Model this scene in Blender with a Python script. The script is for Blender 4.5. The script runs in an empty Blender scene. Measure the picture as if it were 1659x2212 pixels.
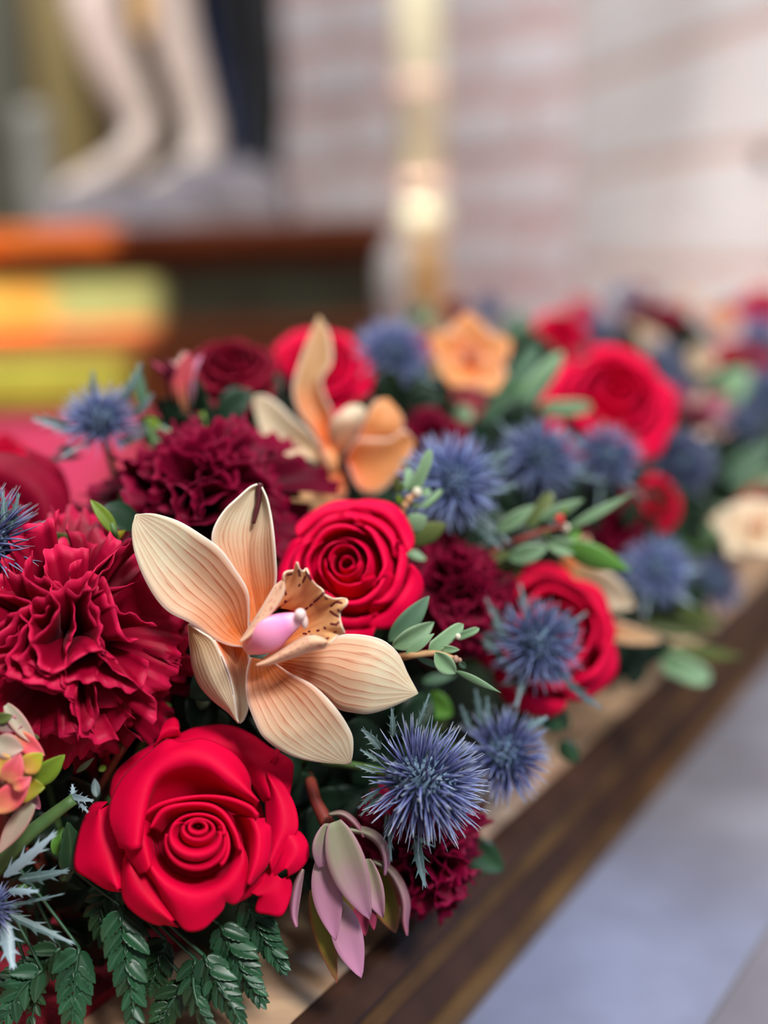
import bpy, math, random
import numpy as np
from mathutils import Vector, Matrix

# ------------------------------------------------------------------ camera, world, lights, exposure
SC = bpy.context.scene
W, H, F = 1659.0, 2212.0, 2279.0
CAMZ, PITCH, ROLL = 0.25, math.radians(14), math.radians(1.6)
CAM = np.array([0.0, 0.0, CAMZ])
FWD = np.array([0.0, math.cos(PITCH), -math.sin(PITCH)])
_U0 = np.array([0.0, math.sin(PITCH), math.cos(PITCH)]); _X = np.array([1.0, 0.0, 0.0])
RGT = math.cos(ROLL) * _X - math.sin(ROLL) * _U0
UPV = math.sin(ROLL) * _X + math.cos(ROLL) * _U0
cd = bpy.data.cameras.new('camera'); cam = bpy.data.objects.new('camera', cd); SC.collection.objects.link(cam)
cam.matrix_world = Matrix(((RGT[0], UPV[0], -FWD[0], CAM[0]), (RGT[1], UPV[1], -FWD[1], CAM[1]), (RGT[2], UPV[2], -FWD[2], CAM[2]), (0, 0, 0, 1)))
cd.sensor_fit = 'HORIZONTAL'; cd.sensor_width = 36.0; cd.lens = 36.0 * F / W
cd.clip_start = 0.01; cd.clip_end = 50
cd.dof.use_dof = True; cd.dof.focus_distance = 0.335; cd.dof.aperture_fstop = 2.9
SC.camera = cam
wd = bpy.data.worlds.new('world'); SC.world = wd; wd.use_nodes = True
wd.node_tree.nodes['Background'].inputs[0].default_value = (0.86, 0.90, 1.0, 1)
wd.node_tree.nodes['Background'].inputs[1].default_value = 0.17

def aim(o, at):
    o.rotation_euler = (Vector(at) - o.location).to_track_quat('-Z', 'Y').to_euler()
def area(name, loc, at, sx, sy, power, col):
    l = bpy.data.lights.new(name, 'AREA'); l.shape = 'RECTANGLE'; l.size = sx; l.size_y = sy; l.energy = power; l.color = col
    o = bpy.data.objects.new(name, l); SC.collection.objects.link(o); o.location = loc; aim(o, at); return o
def spot(name, loc, at, deg, power, col, rad, blend):
    l = bpy.data.lights.new(name, 'SPOT'); l.spot_size = math.radians(deg); l.energy = power; l.color = col
    l.shadow_soft_size = rad; l.spot_blend = blend
    o = bpy.data.objects.new(name, l); SC.collection.objects.link(o); o.location = loc; aim(o, at); return o
area('daylight_high_window', (0.55, -0.45, 1.35), (0.0, 0.40, 0.1), 0.30, 0.30, 33, (1.0, 0.98, 0.96))
area('daylight_back_window', (-0.9, 1.3, 1.7), (0.0, 0.45, 0.1), 0.9, 0.9, 22, (0.92, 0.95, 1.0))
area('daylight_nave', (0.0, 0.35, 2.4), (0.0, 2.6, 0.4), 1.3, 1.3, 52, (0.93, 0.97, 1.0))
area('left_wall_fill', (-1.25, 1.55, 1.6), (-0.05, 2.7, 0.45), 0.6, 0.6, 14, (0.97, 0.98, 1.0))  # added fill with no window behind it, lifts the back wall's left part
spot('sun_on_right_wall', (-0.7, 0.2, 1.5), (0.60, 2.0, 0.10), 19, 135, (1.0, 0.98, 0.92), 0.1, 1.0)
spot('candle_fill_spot', (0.75, 0.0, 1.3), CAM + 1.9 * (FWD + (915 - W/2)/F * RGT + (H/2 - 215)/F * UPV), 15, 44, (0.88, 1.0, 0.74), 0.05, 1.0)  # added lamp that brightens the wax and spills onto the wall behind
spot('knop_glint_spot', (-0.6, 0.1, 1.6), CAM + 1.9 * (FWD + (926 - W/2)/F * RGT + (H/2 - 465)/F * UPV), 3.2, 260, (1.0, 0.95, 0.75), 0.02, 0.4)  # narrow lamp added to turn the knop into a bright spot
spot('sun_through_blue_glass', (1.3, -0.5, 1.7), (0.115, 0.34, -0.055), 9.0, 190, (0.06, 0.36, 1.0), 0.03, 1.0)
SUNPOS = np.array([-3.2, -0.9, 2.9])
spot('sun_through_stained_glass', SUNPOS, (-0.75, 1.45, 0.1), 24, 83000, (1, 0.98, 0.95), 0.012, 0.1)
SC.view_settings.view_transform = 'Standard'; SC.view_settings.look = 'None'
SC.view_settings.gamma = 1; SC.view_settings.use_curve_mapping = False
SC.view_settings.exposure = 0.0

# ------------------------------------------------------------------ helpers
def P(px, py, d):
    return CAM + d * FWD + (px - W / 2) / F * d * RGT + (H / 2 - py) / F * d * UPV
def Parr(a):                                         # array (...,3) of px,py,d
    d = a[..., 2:3]
    return CAM + d * FWD + (a[..., 0:1] - W / 2) / F * d * RGT + (H / 2 - a[..., 1:2]) / F * d * UPV
def onz(px, py, z):
    dr = P(px, py, 1.0) - CAM
    return CAM + dr * ((z - CAM[2]) / dr[2])
def cdir(r, u, t):                                   # direction given as right, up, toward the camera
    v = r * RGT + u * UPV - t * FWD
    return v / np.linalg.norm(v)
def link(o, parent=None):
    SC.collection.objects.link(o)
    if parent is not None: o.parent = parent
    return o
def tag(o, label=None, cat=None, group=None, kind=None):
    if label: o['label'] = label
    if cat: o['category'] = cat
    if group: o['group'] = group
    if kind: o['kind'] = kind
    return o
def thing(name, label, cat, loc, group=None):
    o = bpy.data.objects.new(name, None); o.empty_display_size = 0.01; o.location = tuple(loc); link(o)
    return tag(o, label, cat, group)
def mesh(name, V, Fc, mat, uv=None, col=None, smooth=True):
    me = bpy.data.meshes.new(name)
    me.from_pydata(np.asarray(V, float).tolist(), [], Fc.tolist() if isinstance(Fc, np.ndarray) else Fc)
    if uv is not None:
        li = np.empty(len(me.loops), np.int32); me.loops.foreach_get('vertex_index', li)
        l = me.uv_layers.new(name='UVMap'); l.data.foreach_set('uv', np.asarray(uv, np.float32)[li].ravel())
    if col is not None:
        a = me.color_attributes.new('Col', 'FLOAT_COLOR', 'POINT')
        a.data.foreach_set('color', np.c_[col, np.ones(len(col))].astype(np.float32).ravel())
    if smooth: me.polygons.foreach_set('use_smooth', np.array([p.loop_total < 5 or p.loop_total == 6 for p in me.polygons], bool))
    me.materials.append(mat); me.update()
    return me
def obj(name, me, parent=None, kind=None):
    o = bpy.data.objects.new(name, me); link(o, parent)
    if kind: o['kind'] = kind
    return o
def catmull(pts, n):
    p = np.asarray(pts, float)
    if len(p) == 2:
        t = np.linspace(0, 1, n)[:, None]; return p[0] * (1 - t) + p[1] * t
    c = np.r_[0, np.cumsum(np.linalg.norm(np.diff(p, axis=0), axis=1) ** 0.6 + 1e-9)]
    s = np.linspace(0, c[-1], n)
    m = np.empty_like(p)
    m[1:-1] = (p[2:] - p[:-2]) / (c[2:] - c[:-2])[:, None]
    m[0] = (p[1] - p[0]) / (c[1] - c[0]); m[-1] = (p[-1] - p[-2]) / (c[-1] - c[-2])
    i = np.clip(np.searchsorted(c, s, side='right') - 1, 0, len(p) - 2)
    h = (c[i + 1] - c[i])[:, None]; t = ((s - c[i]) / (c[i + 1] - c[i]))[:, None]
    return ((2*t**3 - 3*t**2 + 1) * p[i] + (t**3 - 2*t**2 + t) * h * m[i] + (-2*t**3 + 3*t**2) * p[i+1] + (t**3 - t**2) * h * m[i+1])
def sheet(name, G, thick, mat, uvs=None, col=None):
    """thin leaf or petal: grid G (M,N,3) given real thickness and a closed rim"""
    M, N = G.shape[:2]
    du = np.gradient(G, axis=0); dv = np.gradient(G, axis=1)
    n = np.cross(du, dv); n /= np.linalg.norm(n, axis=2, keepdims=True) + 1e-12
    V = np.r_[(G + n * thick / 2).reshape(-1, 3), (G - n * thick / 2).reshape(-1, 3)]
    I = np.arange(M * N).reshape(M, N); K = M * N
    a, b, c, d = I[:-1, :-1].ravel(), I[1:, :-1].ravel(), I[1:, 1:].ravel(), I[:-1, 1:].ravel()
    f = [np.c_[a, b, c, d], np.c_[a, d, c, b] + K]
    loop = np.r_[I[:, 0], I[-1, 1:], I[-2::-1, -1], I[0, -2:0:-1]]
    nx = np.roll(loop, -1)
    f.append(np.c_[loop, loop + K, nx + K, nx])
    if uvs is None:
        uu, vv = np.meshgrid(np.linspace(0, 1, M), np.linspace(0, 1, N), indexing='ij'); uvs = np.stack([uu, vv], -1)
    uv = np.r_[uvs.reshape(-1, 2), uvs.reshape(-1, 2)]
    if col is not None: col = np.r_[col.reshape(-1, 3), col.reshape(-1, 3)]
    return mesh(name, V, np.vstack(f), mat, uv, col)
def tube(name, pts, rad, mat, k=8):
    p = np.asarray(pts, float); n = len(p)
    rad = np.interp(np.linspace(0, 1, n), np.linspace(0, 1, len(np.atleast_1d(rad))), np.atleast_1d(rad))
    t = np.gradient(p, axis=0); t /= np.linalg.norm(t, axis=1, keepdims=True) + 1e-12
    ref = np.array([0.31, 0.52, 0.79]); a = np.cross(t, ref); a /= np.linalg.norm(a, axis=1, keepdims=True); b = np.cross(t, a)
    th = np.arange(k) * 2 * math.pi / k
    V = (p[:, None] + rad[:, None, None] * (np.cos(th)[None, :, None] * a[:, None] + np.sin(th)[None, :, None] * b[:, None])).reshape(-1, 3)
    f = []
    for i in range(n - 1):
        for j in range(k): f.append((i*k+j, i*k+(j+1) % k, (i+1)*k+(j+1) % k, (i+1)*k+j))
    f.append(tuple(range(k))[::-1]); f.append(tuple((n-1)*k + j for j in range(k)))
    uv = np.c_[np.tile(np.arange(k) / k, n), np.repeat(np.linspace(0, 1, n), k)]
    return mesh(name, V, f, mat, uv)
def lathe(name, prof, mat, k=32, closed=True):
    n = len(prof); th = np.arange(k) * 2 * math.pi / k
    V = np.array([[r * math.cos(a), r * math.sin(a), z] for r, z in prof for a in th])
    f = [(i*k+j, i*k+(j+1) % k, (i+1)*k+(j+1) % k, (i+1)*k+j) for i in range(n-1) for j in range(k)]
    if closed: f.append(tuple(range(k))[::-1]); f.append(tuple((n-1)*k + j for j in range(k)))
    return mesh(name, V, f, mat)
def boxm(name, x0, x1, y0, y1, z0, z1, mat, bev=0.0):
    """bevelled block"""
    b = min(bev, (x1-x0)/3, (y1-y0)/3, (z1-z0)/3)
    if b <= 0:
        V = [(x, y, z) for z in (z0, z1) for y in (y0, y1) for x in (x0, x1)]
        return mesh(name, V, [(0,2,3,1),(4,5,7,6),(0,1,5,4),(1,3,7,5),(3,2,6,7),(2,0,4,6)], mat, smooth=False)
    import bmesh
    bm = bmesh.new(); bmesh.ops.create_cube(bm, size=1)
    for v in bm.verts: v.co = ((x0+x1)/2 + v.co.x*(x1-x0), (y0+y1)/2 + v.co.y*(y1-y0), (z0+z1)/2 + v.co.z*(z1-z0))
    bmesh.ops.bevel(bm, geom=list(bm.edges), offset=b, segments=2, affect='EDGES', profile=0.5)
    me = bpy.data.meshes.new(name); bm.to_mesh(me); bm.free(); me.materials.append(mat); return me
def basis(z, spin=0.0):
    z = np.asarray(z, float); z = z / np.linalg.norm(z)
    up = UPV if abs(z @ UPV) < 0.95 else RGT
    x = np.cross(up, z); x /= np.linalg.norm(x); y = np.cross(z, x)
    c, s = math.cos(spin), math.sin(spin)
    return np.stack([c*x + s*y, -s*x + c*y, z], 1)
def setm(o, B, loc, sc=(1, 1, 1)):
    m = Matrix.Identity(4)
    for i in range(3):
        for j in range(3): m[i][j] = B[i, j] * sc[j]
        m[i][3] = loc[i]
    o.matrix_local = m

# ------------------------------------------------------------------ materials
def nt_new(name):
    m = bpy.data.materials.new(name); m.use_nodes = True; nt = m.node_tree
    return m, nt, nt.nodes['Principled BSDF'], nt.nodes['Material Output']
def N(nt, t, **kw):
    n = nt.nodes.new(t)
    for k, v in kw.items():
        if k.startswith('i_'):
            key = k[2:]; n.inputs[int(key) if key.isdigit() else key].default_value = v
        else: setattr(n, k, v)
    return n
def mixc(nt, fac, a, b, mode='MIX'):
    n = nt.nodes.new('ShaderNodeMix'); n.data_type = 'RGBA'; n.blend_type = mode
    for s, v in ((0, fac), (6, a), (7, b)):
        if hasattr(v, 'is_output'): nt.links.new(v, n.inputs[s])
        elif s == 0: n.inputs[0].default_value = v
        else: n.inputs[s].default_value = (*v[:3], 1)
    return n.outputs[2]
def math_(nt, op, a, b=0.0, c=0.0):
    n = nt.nodes.new('ShaderNodeMath'); n.operation = op
    for i, v in enumerate((a, b, c)):
        if hasattr(v, 'is_output'): nt.links.new(v, n.inputs[i])
        else: n.inputs[i].default_value = v
    return n.outputs[0]
def ramp(nt, fac, stops):
    n = nt.nodes.new('ShaderNodeValToRGB'); e = n.color_ramp.elements
    while len(e) < len(stops): e.new(0.5)
    for x, (p, c) in zip(e, stops): x.position = p; x.color = (*c[:3], 1)
    nt.links.new(fac, n.inputs[0]); return n.outputs[0]
def finish(nt, bs, out, col, rough, transl, sheen=0.0, spec=0.3, bump=None, sheencol=None):
    if hasattr(col, 'is_output'): nt.links.new(col, bs.inputs['Base Color'])
    else: bs.inputs['Base Color'].default_value = (*col[:3], 1)
    bs.inputs['Roughness'].default_value = rough; bs.inputs['Specular IOR Level'].default_value = spec
    if sheen:
        bs.inputs['Sheen Weight'].default_value = sheen; bs.inputs['Sheen Roughness'].default_value = 0.35
        bs.inputs['Sheen Tint'].default_value = (*(sheencol or (1, .5, .6)), 1)
    if bump is not None: nt.links.new(bump, bs.inputs['Normal'])
    if transl > 0:
        t = N(nt, 'ShaderNodeBsdfTranslucent')
        if hasattr(col, 'is_output'): nt.links.new(col, t.inputs[0])
        else: t.inputs[0].default_value = (*col[:3], 1)
        mx = N(nt, 'ShaderNodeMixShader'); mx.inputs[0].default_value = transl
        nt.links.new(bs.outputs[0], mx.inputs[1]); nt.links.new(t.outputs[0], mx.inputs[2]); nt.links.new(mx.outputs[0], out.inputs[0])
def simple(name, c1, c2=None, scale=40, rough=0.5, transl=0.0, sheen=0.0, spec=0.3, metal=0.0, bumpd=0.0, bscale=None, sheencol=None, detail=4, stretch=None):
    m, nt, bs, out = nt_new(name); col = c1; bp = None
    if c2 is not None or bumpd:
        tc = N(nt, 'ShaderNodeTexCoord'); vec = tc.outputs['Object']
        if stretch:
            mp = N(nt, 'ShaderNodeMapping'); mp.inputs['Scale'].default_value = stretch; nt.links.new(vec, mp.inputs[0]); vec = mp.outputs[0]
        nz = N(nt, 'ShaderNodeTexNoise', i_Scale=scale, i_Detail=detail); nt.links.new(vec, nz.inputs[0])
        if c2 is not None: col = ramp(nt, nz.outputs[0], [(0.3, c1), (0.7, c2)])
        if bumpd:
            n2 = N(nt, 'ShaderNodeTexNoise', i_Scale=bscale or scale, i_Detail=4); nt.links.new(vec, n2.inputs[0])
            b = N(nt, 'ShaderNodeBump', i_Strength=0.6, i_Distance=bumpd); nt.links.new(n2.outputs[0], b.inputs['Height']); bp = b.outputs[0]
    bs.inputs['Metallic'].default_value = metal
    finish(nt, bs, out, col, rough, transl, sheen, spec, bp, sheencol)
    return m
def orchid_mat(name, cream, orange, vein, nstripe=9.0, glow=0.32, reach=0.55):
    """pale petal, orange towards the base (v=0), thin veins along the length"""
    m, nt, bs, out = nt_new(name)
    uv = N(nt, 'ShaderNodeUVMap'); sp = N(nt, 'ShaderNodeSeparateXYZ'); nt.links.new(uv.outputs[0], sp.inputs[0])
    u, v = sp.outputs[0], sp.outputs[1]
    tc = N(nt, 'ShaderNodeTexCoord')
    nz = N(nt, 'ShaderNodeTexNoise', i_Scale=90.0, i_Detail=3); nt.links.new(tc.outputs['Object'], nz.inputs[0])
    mp = N(nt, 'ShaderNodeMapping'); mp.inputs['Scale'].default_value = (7, 1.6, 1); nt.links.new(uv.outputs[0], mp.inputs[0])
    nw = N(nt, 'ShaderNodeTexNoise', i_Scale=1.5, i_Detail=2); nt.links.new(mp.outputs[0], nw.inputs[0])
    base = ramp(nt, math_(nt, 'ADD', v, math_(nt, 'MULTIPLY', math_(nt, 'SUBTRACT', nz.outputs[0], 0.5), 0.35)), [(0.0, orange), (0.10, orange), (reach * 0.5, tuple(0.5*a+0.5*b for a, b in zip(orange, cream))), (reach, cream), (1.0, cream)])
    fine = N(nt, 'ShaderNodeTexNoise', i_Scale=260.0, i_Detail=4); nt.links.new(tc.outputs['Object'], fine.inputs[0])
    base = mixc(nt, math_(nt, 'MULTIPLY', math_(nt, 'SUBTRACT', fine.outputs[0], 0.42), 0.9), base, tuple(0.55*a+0.45*b for a, b in zip(cream, orange)))
    s = math_(nt, 'SINE', math_(nt, 'MULTIPLY', math_(nt, 'ADD', u, math_(nt, 'MULTIPLY', math_(nt, 'SUBTRACT', nw.outputs[0], 0.5), 0.10)), nstripe * 2 * math.pi))
    line = math_(nt, 'POWER', math_(nt, 'MAXIMUM', s, 0.0), 9.0)
    br = N(nt, 'ShaderNodeTexNoise', i_Scale=6.0, i_Detail=2); nt.links.new(mp.outputs[0], br.inputs[0])
    fade = math_(nt, 'MULTIPLY', line, math_(nt, 'MULTIPLY', math_(nt, 'ADD', br.outputs[0], 0.1), math_(nt, 'SUBTRACT', 1.1, math_(nt, 'POWER', v, 3.0))))
    col = mixc(nt, math_(nt, 'MINIMUM', math_(nt, 'MULTIPLY', fade, 1.15), 1.0), base, vein)
    eu = math_(nt, 'ABSOLUTE', math_(nt, 'MULTIPLY', math_(nt, 'SUBTRACT', u, 0.5), 2.0))
    col = mixc(nt, math_(nt, 'MULTIPLY', math_(nt, 'POWER', eu, 14.0), 0.7), col, (0.93, 0.88, 0.80))
    b = N(nt, 'ShaderNodeBump', i_Strength=0.25, i_Distance=0.00012); nt.links.new(s, b.inputs['Height'])
    finish(nt, bs, out, col, 0.45, glow, 0.0, 0.3, b.outputs[0]); return m
def vgrad(name, stops, rough=0.5, transl=0.2, spec=0.3, edge=None, noise=0.15, sheen=0.0, mid=None):
    """colour running along v (base to tip), optional colour at the two edges in u and on the midrib"""
    m, nt, bs, out = nt_new(name)
    uv = N(nt, 'ShaderNodeUVMap'); sp = N(nt, 'ShaderNodeSeparateXYZ'); nt.links.new(uv.outputs[0], sp.inputs[0])
    u, v = sp.outputs[0], sp.outputs[1]
    tc = N(nt, 'ShaderNodeTexCoord'); oi = N(nt, 'ShaderNodeObjectInfo')
    ad = N(nt, 'ShaderNodeVectorMath', operation='ADD'); nt.links.new(uv.outputs[0], ad.inputs[0]); nt.links.new(oi.outputs['Random'], ad.inputs[1])
    nz = N(nt, 'ShaderNodeTexNoise', i_Scale=5.0, i_Detail=4); nt.links.new(ad.outputs[0], nz.inputs[0])
    col = ramp(nt, math_(nt, 'ADD', v, math_(nt, 'MULTIPLY', math_(nt, 'SUBTRACT', nz.outputs[0], 0.5), noise * 2)), stops)
    c2 = math_(nt, 'ABSOLUTE', math_(nt, 'MULTIPLY', math_(nt, 'SUBTRACT', u, 0.5), 2.0))
    if edge is not None: col = mixc(nt, math_(nt, 'POWER', c2, 6.0), col, edge)
    if mid is not None: col = mixc(nt, math_(nt, 'POWER', math_(nt, 'SUBTRACT', 1.0, c2), 9.0), col, mid)
    val = math_(nt, 'ADD', 0.75, math_(nt, 'MULTIPLY', oi.outputs['Random'], 0.5))
    hs = N(nt, 'ShaderNodeHueSaturation'); nt.links.new(val, hs.inputs['Value']); nt.links.new(col, hs.inputs['Color'])
    finish(nt, bs, out, hs.outputs[0], rough, transl, sheen, spec); return m
def colattr(name, rough=0.45, transl=0.25):
    m, nt, bs, out = nt_new(name); a = N(nt, 'ShaderNodeVertexColor', layer_name='Col')
    finish(nt, bs, out, a.outputs[0], rough, transl, 0.1, 0.35); return m

M = {}
M['rose'] = simple('velvet_red_petal', (0.60, 0.0005, 0.030), (0.70, 0.001, 0.044), 60, 0.55, 0.18, 0.04, 0.08, bumpd=0.00015, bscale=300, sheencol=(1, .2, .4))
M['rose_bright'] = simple('bright_red_petal', (0.72, 0.0005, 0.042), (0.82, 0.001, 0.062), 60, 0.55, 0.22, 0.04, 0.08, sheencol=(1, .3, .5))
M['rose_dark'] = simple('dark_red_petal', (0.16, 0.0006, 0.012), (0.24, 0.001, 0.022), 60, 0.6, 0.15, 0.03, 0.10, sheencol=(1, .2, .4))
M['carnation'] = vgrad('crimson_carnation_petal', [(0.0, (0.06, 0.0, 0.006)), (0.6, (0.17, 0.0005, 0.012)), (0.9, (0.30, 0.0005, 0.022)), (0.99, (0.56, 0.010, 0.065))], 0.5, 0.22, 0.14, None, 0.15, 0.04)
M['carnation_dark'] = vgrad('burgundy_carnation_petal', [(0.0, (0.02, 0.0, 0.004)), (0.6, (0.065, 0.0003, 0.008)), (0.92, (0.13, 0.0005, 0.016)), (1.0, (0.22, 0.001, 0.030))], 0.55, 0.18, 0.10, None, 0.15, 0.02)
M['orchid'] = orchid_mat('peach_orchid_petal', (0.77, 0.675, 0.475), (0.80, 0.20, 0.04), (0.50, 0.10, 0.03), reach=.72)
M['crease_maroon'] = simple('dark_maroon_crease', (0.06, 0.008, 0.014), (0.10, 0.015, 0.02), 300, 0.5)  # dark maroon strip laid along the sepal's crease
M['orchid_far'] = orchid_mat('amber_orchid_petal', (0.70, 0.44, 0.22), (0.85, 0.17, 0.03), (0.5, 0.16, 0.05))
M['orchid_orange'] = orchid_mat('orange_orchid_petal', (0.80, 0.36, 0.13), (0.85, 0.15, 0.03), (0.55, 0.12, 0.04))
M['orchid_cream'] = orchid_mat('cream_orchid_petal', (0.75, 0.61, 0.42), (0.65, 0.36, 0.15), (0.55, 0.32, 0.15))
M['lip'] = colattr('spotted_orchid_lip')
M['column'] = vgrad('pink_orchid_column', [(0.0, (0.80, 0.42, 0.30)), (0.3, (0.80, 0.30, 0.42)), (0.75, (0.76, 0.24, 0.48)), (1.0, (0.82, 0.55, 0.55))], 0.35, 0.15, 0.5, None, 0.05)
M['anther'] = simple('pale_anther_cap', (0.85, 0.62, 0.58), None, rough=0.3, transl=0.1, spec=0.5)
M['spine'] = vgrad('blue_thistle_spine', [(0.0, (0.03, 0.04, 0.11)), (0.5, (0.11, 0.125, 0.30)), (0.8, (0.26, 0.31, 0.52)), (1.0, (0.72, 0.78, 0.84))], 0.4, 0.15, 0.5, None, 0.1)
M['spine_bright'] = vgrad('violet_blue_thistle_spine', [(0.0, (0.06, 0.10, 0.16)), (0.4, (0.16, 0.20, 0.43)), (1.0, (0.38, 0.47, 0.70))], 0.4, 0.2, 0.4, None, 0.1)
M['floret'] = simple('blue_grey_thistle_floret', (0.05, 0.09, 0.14), (0.16, 0.24, 0.33), 700, 0.5, 0.05, spec=0.4)
M['thistle_leaf'] = vgrad('silvery_thistle_leaf', [(0.0, (0.04, 0.075, 0.065)), (0.6, (0.09, 0.15, 0.15)), (1.0, (0.17, 0.25, 0.27))], 0.45, 0.15, 0.4, None, 0.2, mid=(0.2, 0.28, 0.29))
M['thistle_leaf_pale'] = vgrad('pale_silver_thistle_leaf', [(0.0, (0.16, 0.23, 0.26)), (1.0, (0.36, 0.48, 0.54))], 0.4, 0.15, 0.4, None, 0.2)
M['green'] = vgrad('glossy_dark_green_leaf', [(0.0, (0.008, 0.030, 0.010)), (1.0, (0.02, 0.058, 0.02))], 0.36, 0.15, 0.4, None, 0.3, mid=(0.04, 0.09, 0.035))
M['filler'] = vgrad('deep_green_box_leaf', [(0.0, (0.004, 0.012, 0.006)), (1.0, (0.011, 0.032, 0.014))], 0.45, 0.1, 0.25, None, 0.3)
M['fern'] = vgrad('dark_green_fern', [(0.0, (0.012, 0.055, 0.022)), (1.0, (0.025, 0.085, 0.04))], 0.38, 0.15, 0.4, None, 0.3, mid=(0.05, 0.12, 0.07))
M['sage'] = vgrad('grey_green_leaf', [(0.0, (0.13, 0.24, 0.11)), (1.0, (0.26, 0.42, 0.24))], 0.5, 0.22, 0.3, (0.35, 0.48, 0.3), 0.3)
M['sage_dark'] = vgrad('muted_green_leaf', [(0.0, (0.06, 0.13, 0.07)), (1.0, (0.12, 0.22, 0.14))], 0.5, 0.2, 0.3, None, 0.3)
M['lime'] = vgrad('yellow_green_leaf', [(0.0, (0.16, 0.24, 0.02)), (1.0, (0.24, 0.38, 0.03))], 0.4, 0.35, 0.4, None, 0.3)
M['olive'] = vgrad('olive_leaf', [(0.0, (0.06, 0.09, 0.02)), (1.0, (0.12, 0.15, 0.04))], 0.45, 0.25, 0.35, None, 0.3)
M['brightgreen'] = vgrad('fresh_green_leaf', [(0.0, (0.09, 0.22, 0.03)), (1.0, (0.13, 0.32, 0.05))], 0.4, 0.25, 0.4, None, 0.3)
M['stem_green'] = simple('green_stem', (0.06, 0.13, 0.04), (0.12, 0.20, 0.06), 80, 0.5)
M['stem_brown'] = simple('tan_twig', (0.34, 0.17, 0.08), (0.45, 0.26, 0.12), 200, 0.6)
M['stem_red'] = simple('dark_red_stem', (0.16, 0.02, 0.02), (0.2, 0.04, 0.02), 100, 0.5)
M['bract_pink'] = vgrad('lilac_pink_bract', [(0.0, (0.42, 0.30, 0.26)), (0.35, (0.50, 0.24, 0.33)), (1.0, (0.62, 0.26, 0.42))], 0.5, 0.25, 0.3, None, 0.2, 0.2)
M['bract_green'] = vgrad('sage_bract_blushed_pink', [(0.0, (0.30, 0.31, 0.19)), (0.35, (0.36, 0.31, 0.22)), (0.75, (0.46, 0.24, 0.31)), (1.0, (0.40, 0.17, 0.28))], 0.5, 0.2, 0.3, (0.45, 0.22, 0.28), 0.2, 0.2)
M['bract_olive'] = vgrad('olive_bract_with_red_rim', [(0.0, (0.17, 0.16, 0.02)), (0.6, (0.22, 0.19, 0.02)), (1.0, (0.25, 0.10, 0.05))], 0.5, 0.2, 0.3, (0.5, 0.13, 0.07), 0.15)
M['bract_mauve'] = vgrad('mauve_bract_with_crimson_rim', [(0.0, (0.17, 0.17, 0.10)), (0.5, (0.30, 0.17, 0.18)), (1.0, (0.36, 0.10, 0.16))], 0.45, 0.2, 0.35, (0.45, 0.08, 0.13), 0.2)
M['bract_red'] = vgrad('coral_red_bract', [(0.0, (0.65, 0.30, 0.12)), (0.5, (0.72, 0.10, 0.12)), (1.0, (0.75, 0.16, 0.20))], 0.45, 0.2, 0.35, None, 0.2)
M['bract_wine'] = vgrad('wine_red_bract', [(0.0, (0.10, 0.01, 0.02)), (1.0, (0.36, 0.04, 0.10))], 0.45, 0.2, 0.35, None, 0.2)
M['bract_yellow'] = vgrad('yellow_bract', [(0.0, (0.6, 0.25, 0.10)), (0.6, (0.45, 0.33, 0.03)), (1.0, (0.30, 0.36, 0.02))], 0.45, 0.25, 0.35, None, 0.2)
M['bract_cream'] = vgrad('cream_pink_bract', [(0.0, (0.42, 0.40, 0.28)), (1.0, (0.60, 0.40, 0.33))], 0.5, 0.2, 0.3, (0.55, 0.2, 0.2), 0.2)
M['moss'] = simple('dark_wet_moss', (0.006, 0.014, 0.006), (0.015, 0.03, 0.012), 60, 0.8, bumpd=0.003, bscale=120)
M['wood_top'] = simple('worn_gilded_wood', (0.62, 0.43, 0.27), (0.30, 0.15, 0.085), 9, 0.45, spec=0.4, stretch=(1, 6, 1), detail=6)
M['wood_dark'] = simple('dark_walnut', (0.028, 0.011, 0.006), (0.055, 0.022, 0.011), 9, 0.45, spec=0.3, stretch=(1, 6, 1), detail=6)
M['gilt'] = simple('antique_gilding', (0.17, 0.08, 0.02), (0.06, 0.025, 0.01), 22, 0.4, spec=0.5, metal=0.3)
M['carpet'] = simple('crimson_carpet', (0.36, 0.010, 0.026), (0.20, 0.005, 0.015), 400, 0.9, bumpd=0.002, bscale=700, sheen=0.2)
M['marble_floor'] = simple('lilac_grey_marble', (0.16, 0.15, 0.175), (0.23, 0.225, 0.265), 16, 0.4, spec=0.3, detail=6)
M['floor_strip'] = simple('taupe_marble', (0.15, 0.125, 0.12), (0.19, 0.16, 0.155), 20, 0.4)
M['mahogany'] = simple('mahogany', (0.06, 0.014, 0.004), (0.10, 0.028, 0.007), 5, 0.5, spec=0.12, stretch=(1, 1, 6))
M['green_marble'] = simple('painted_green_marble', (0.022, 0.018, 0.010), (0.035, 0.045, 0.026), 9, 0.5, spec=0.12, detail=6)
M['mortar'] = simple('pink_plaster', (0.43, 0.305, 0.285), (0.50, 0.355, 0.33), 5, 0.8)
M['block'] = simple('pale_grey_stone', (0.50, 0.45, 0.45), (0.58, 0.53, 0.53), 9, 0.7)
M['block_light'] = simple('cream_white_stone', (0.58, 0.56, 0.535), (0.66, 0.645, 0.62), 7, 0.7)
M['seam'] = simple('rose_stone_band', (0.54, 0.37, 0.31), (0.58, 0.42, 0.36), 8, 0.8)
M['gold_wall'] = simple('dull_gilded_panel', (0.23, 0.165, 0.05), (0.35, 0.255, 0.08), 6, 0.5, spec=0.4)
M['gold_dark'] = simple('dark_brown_wood', (0.06, 0.042, 0.02), (0.10, 0.07, 0.035), 6, 0.6)  # darker brown than the gilded pilasters
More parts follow.
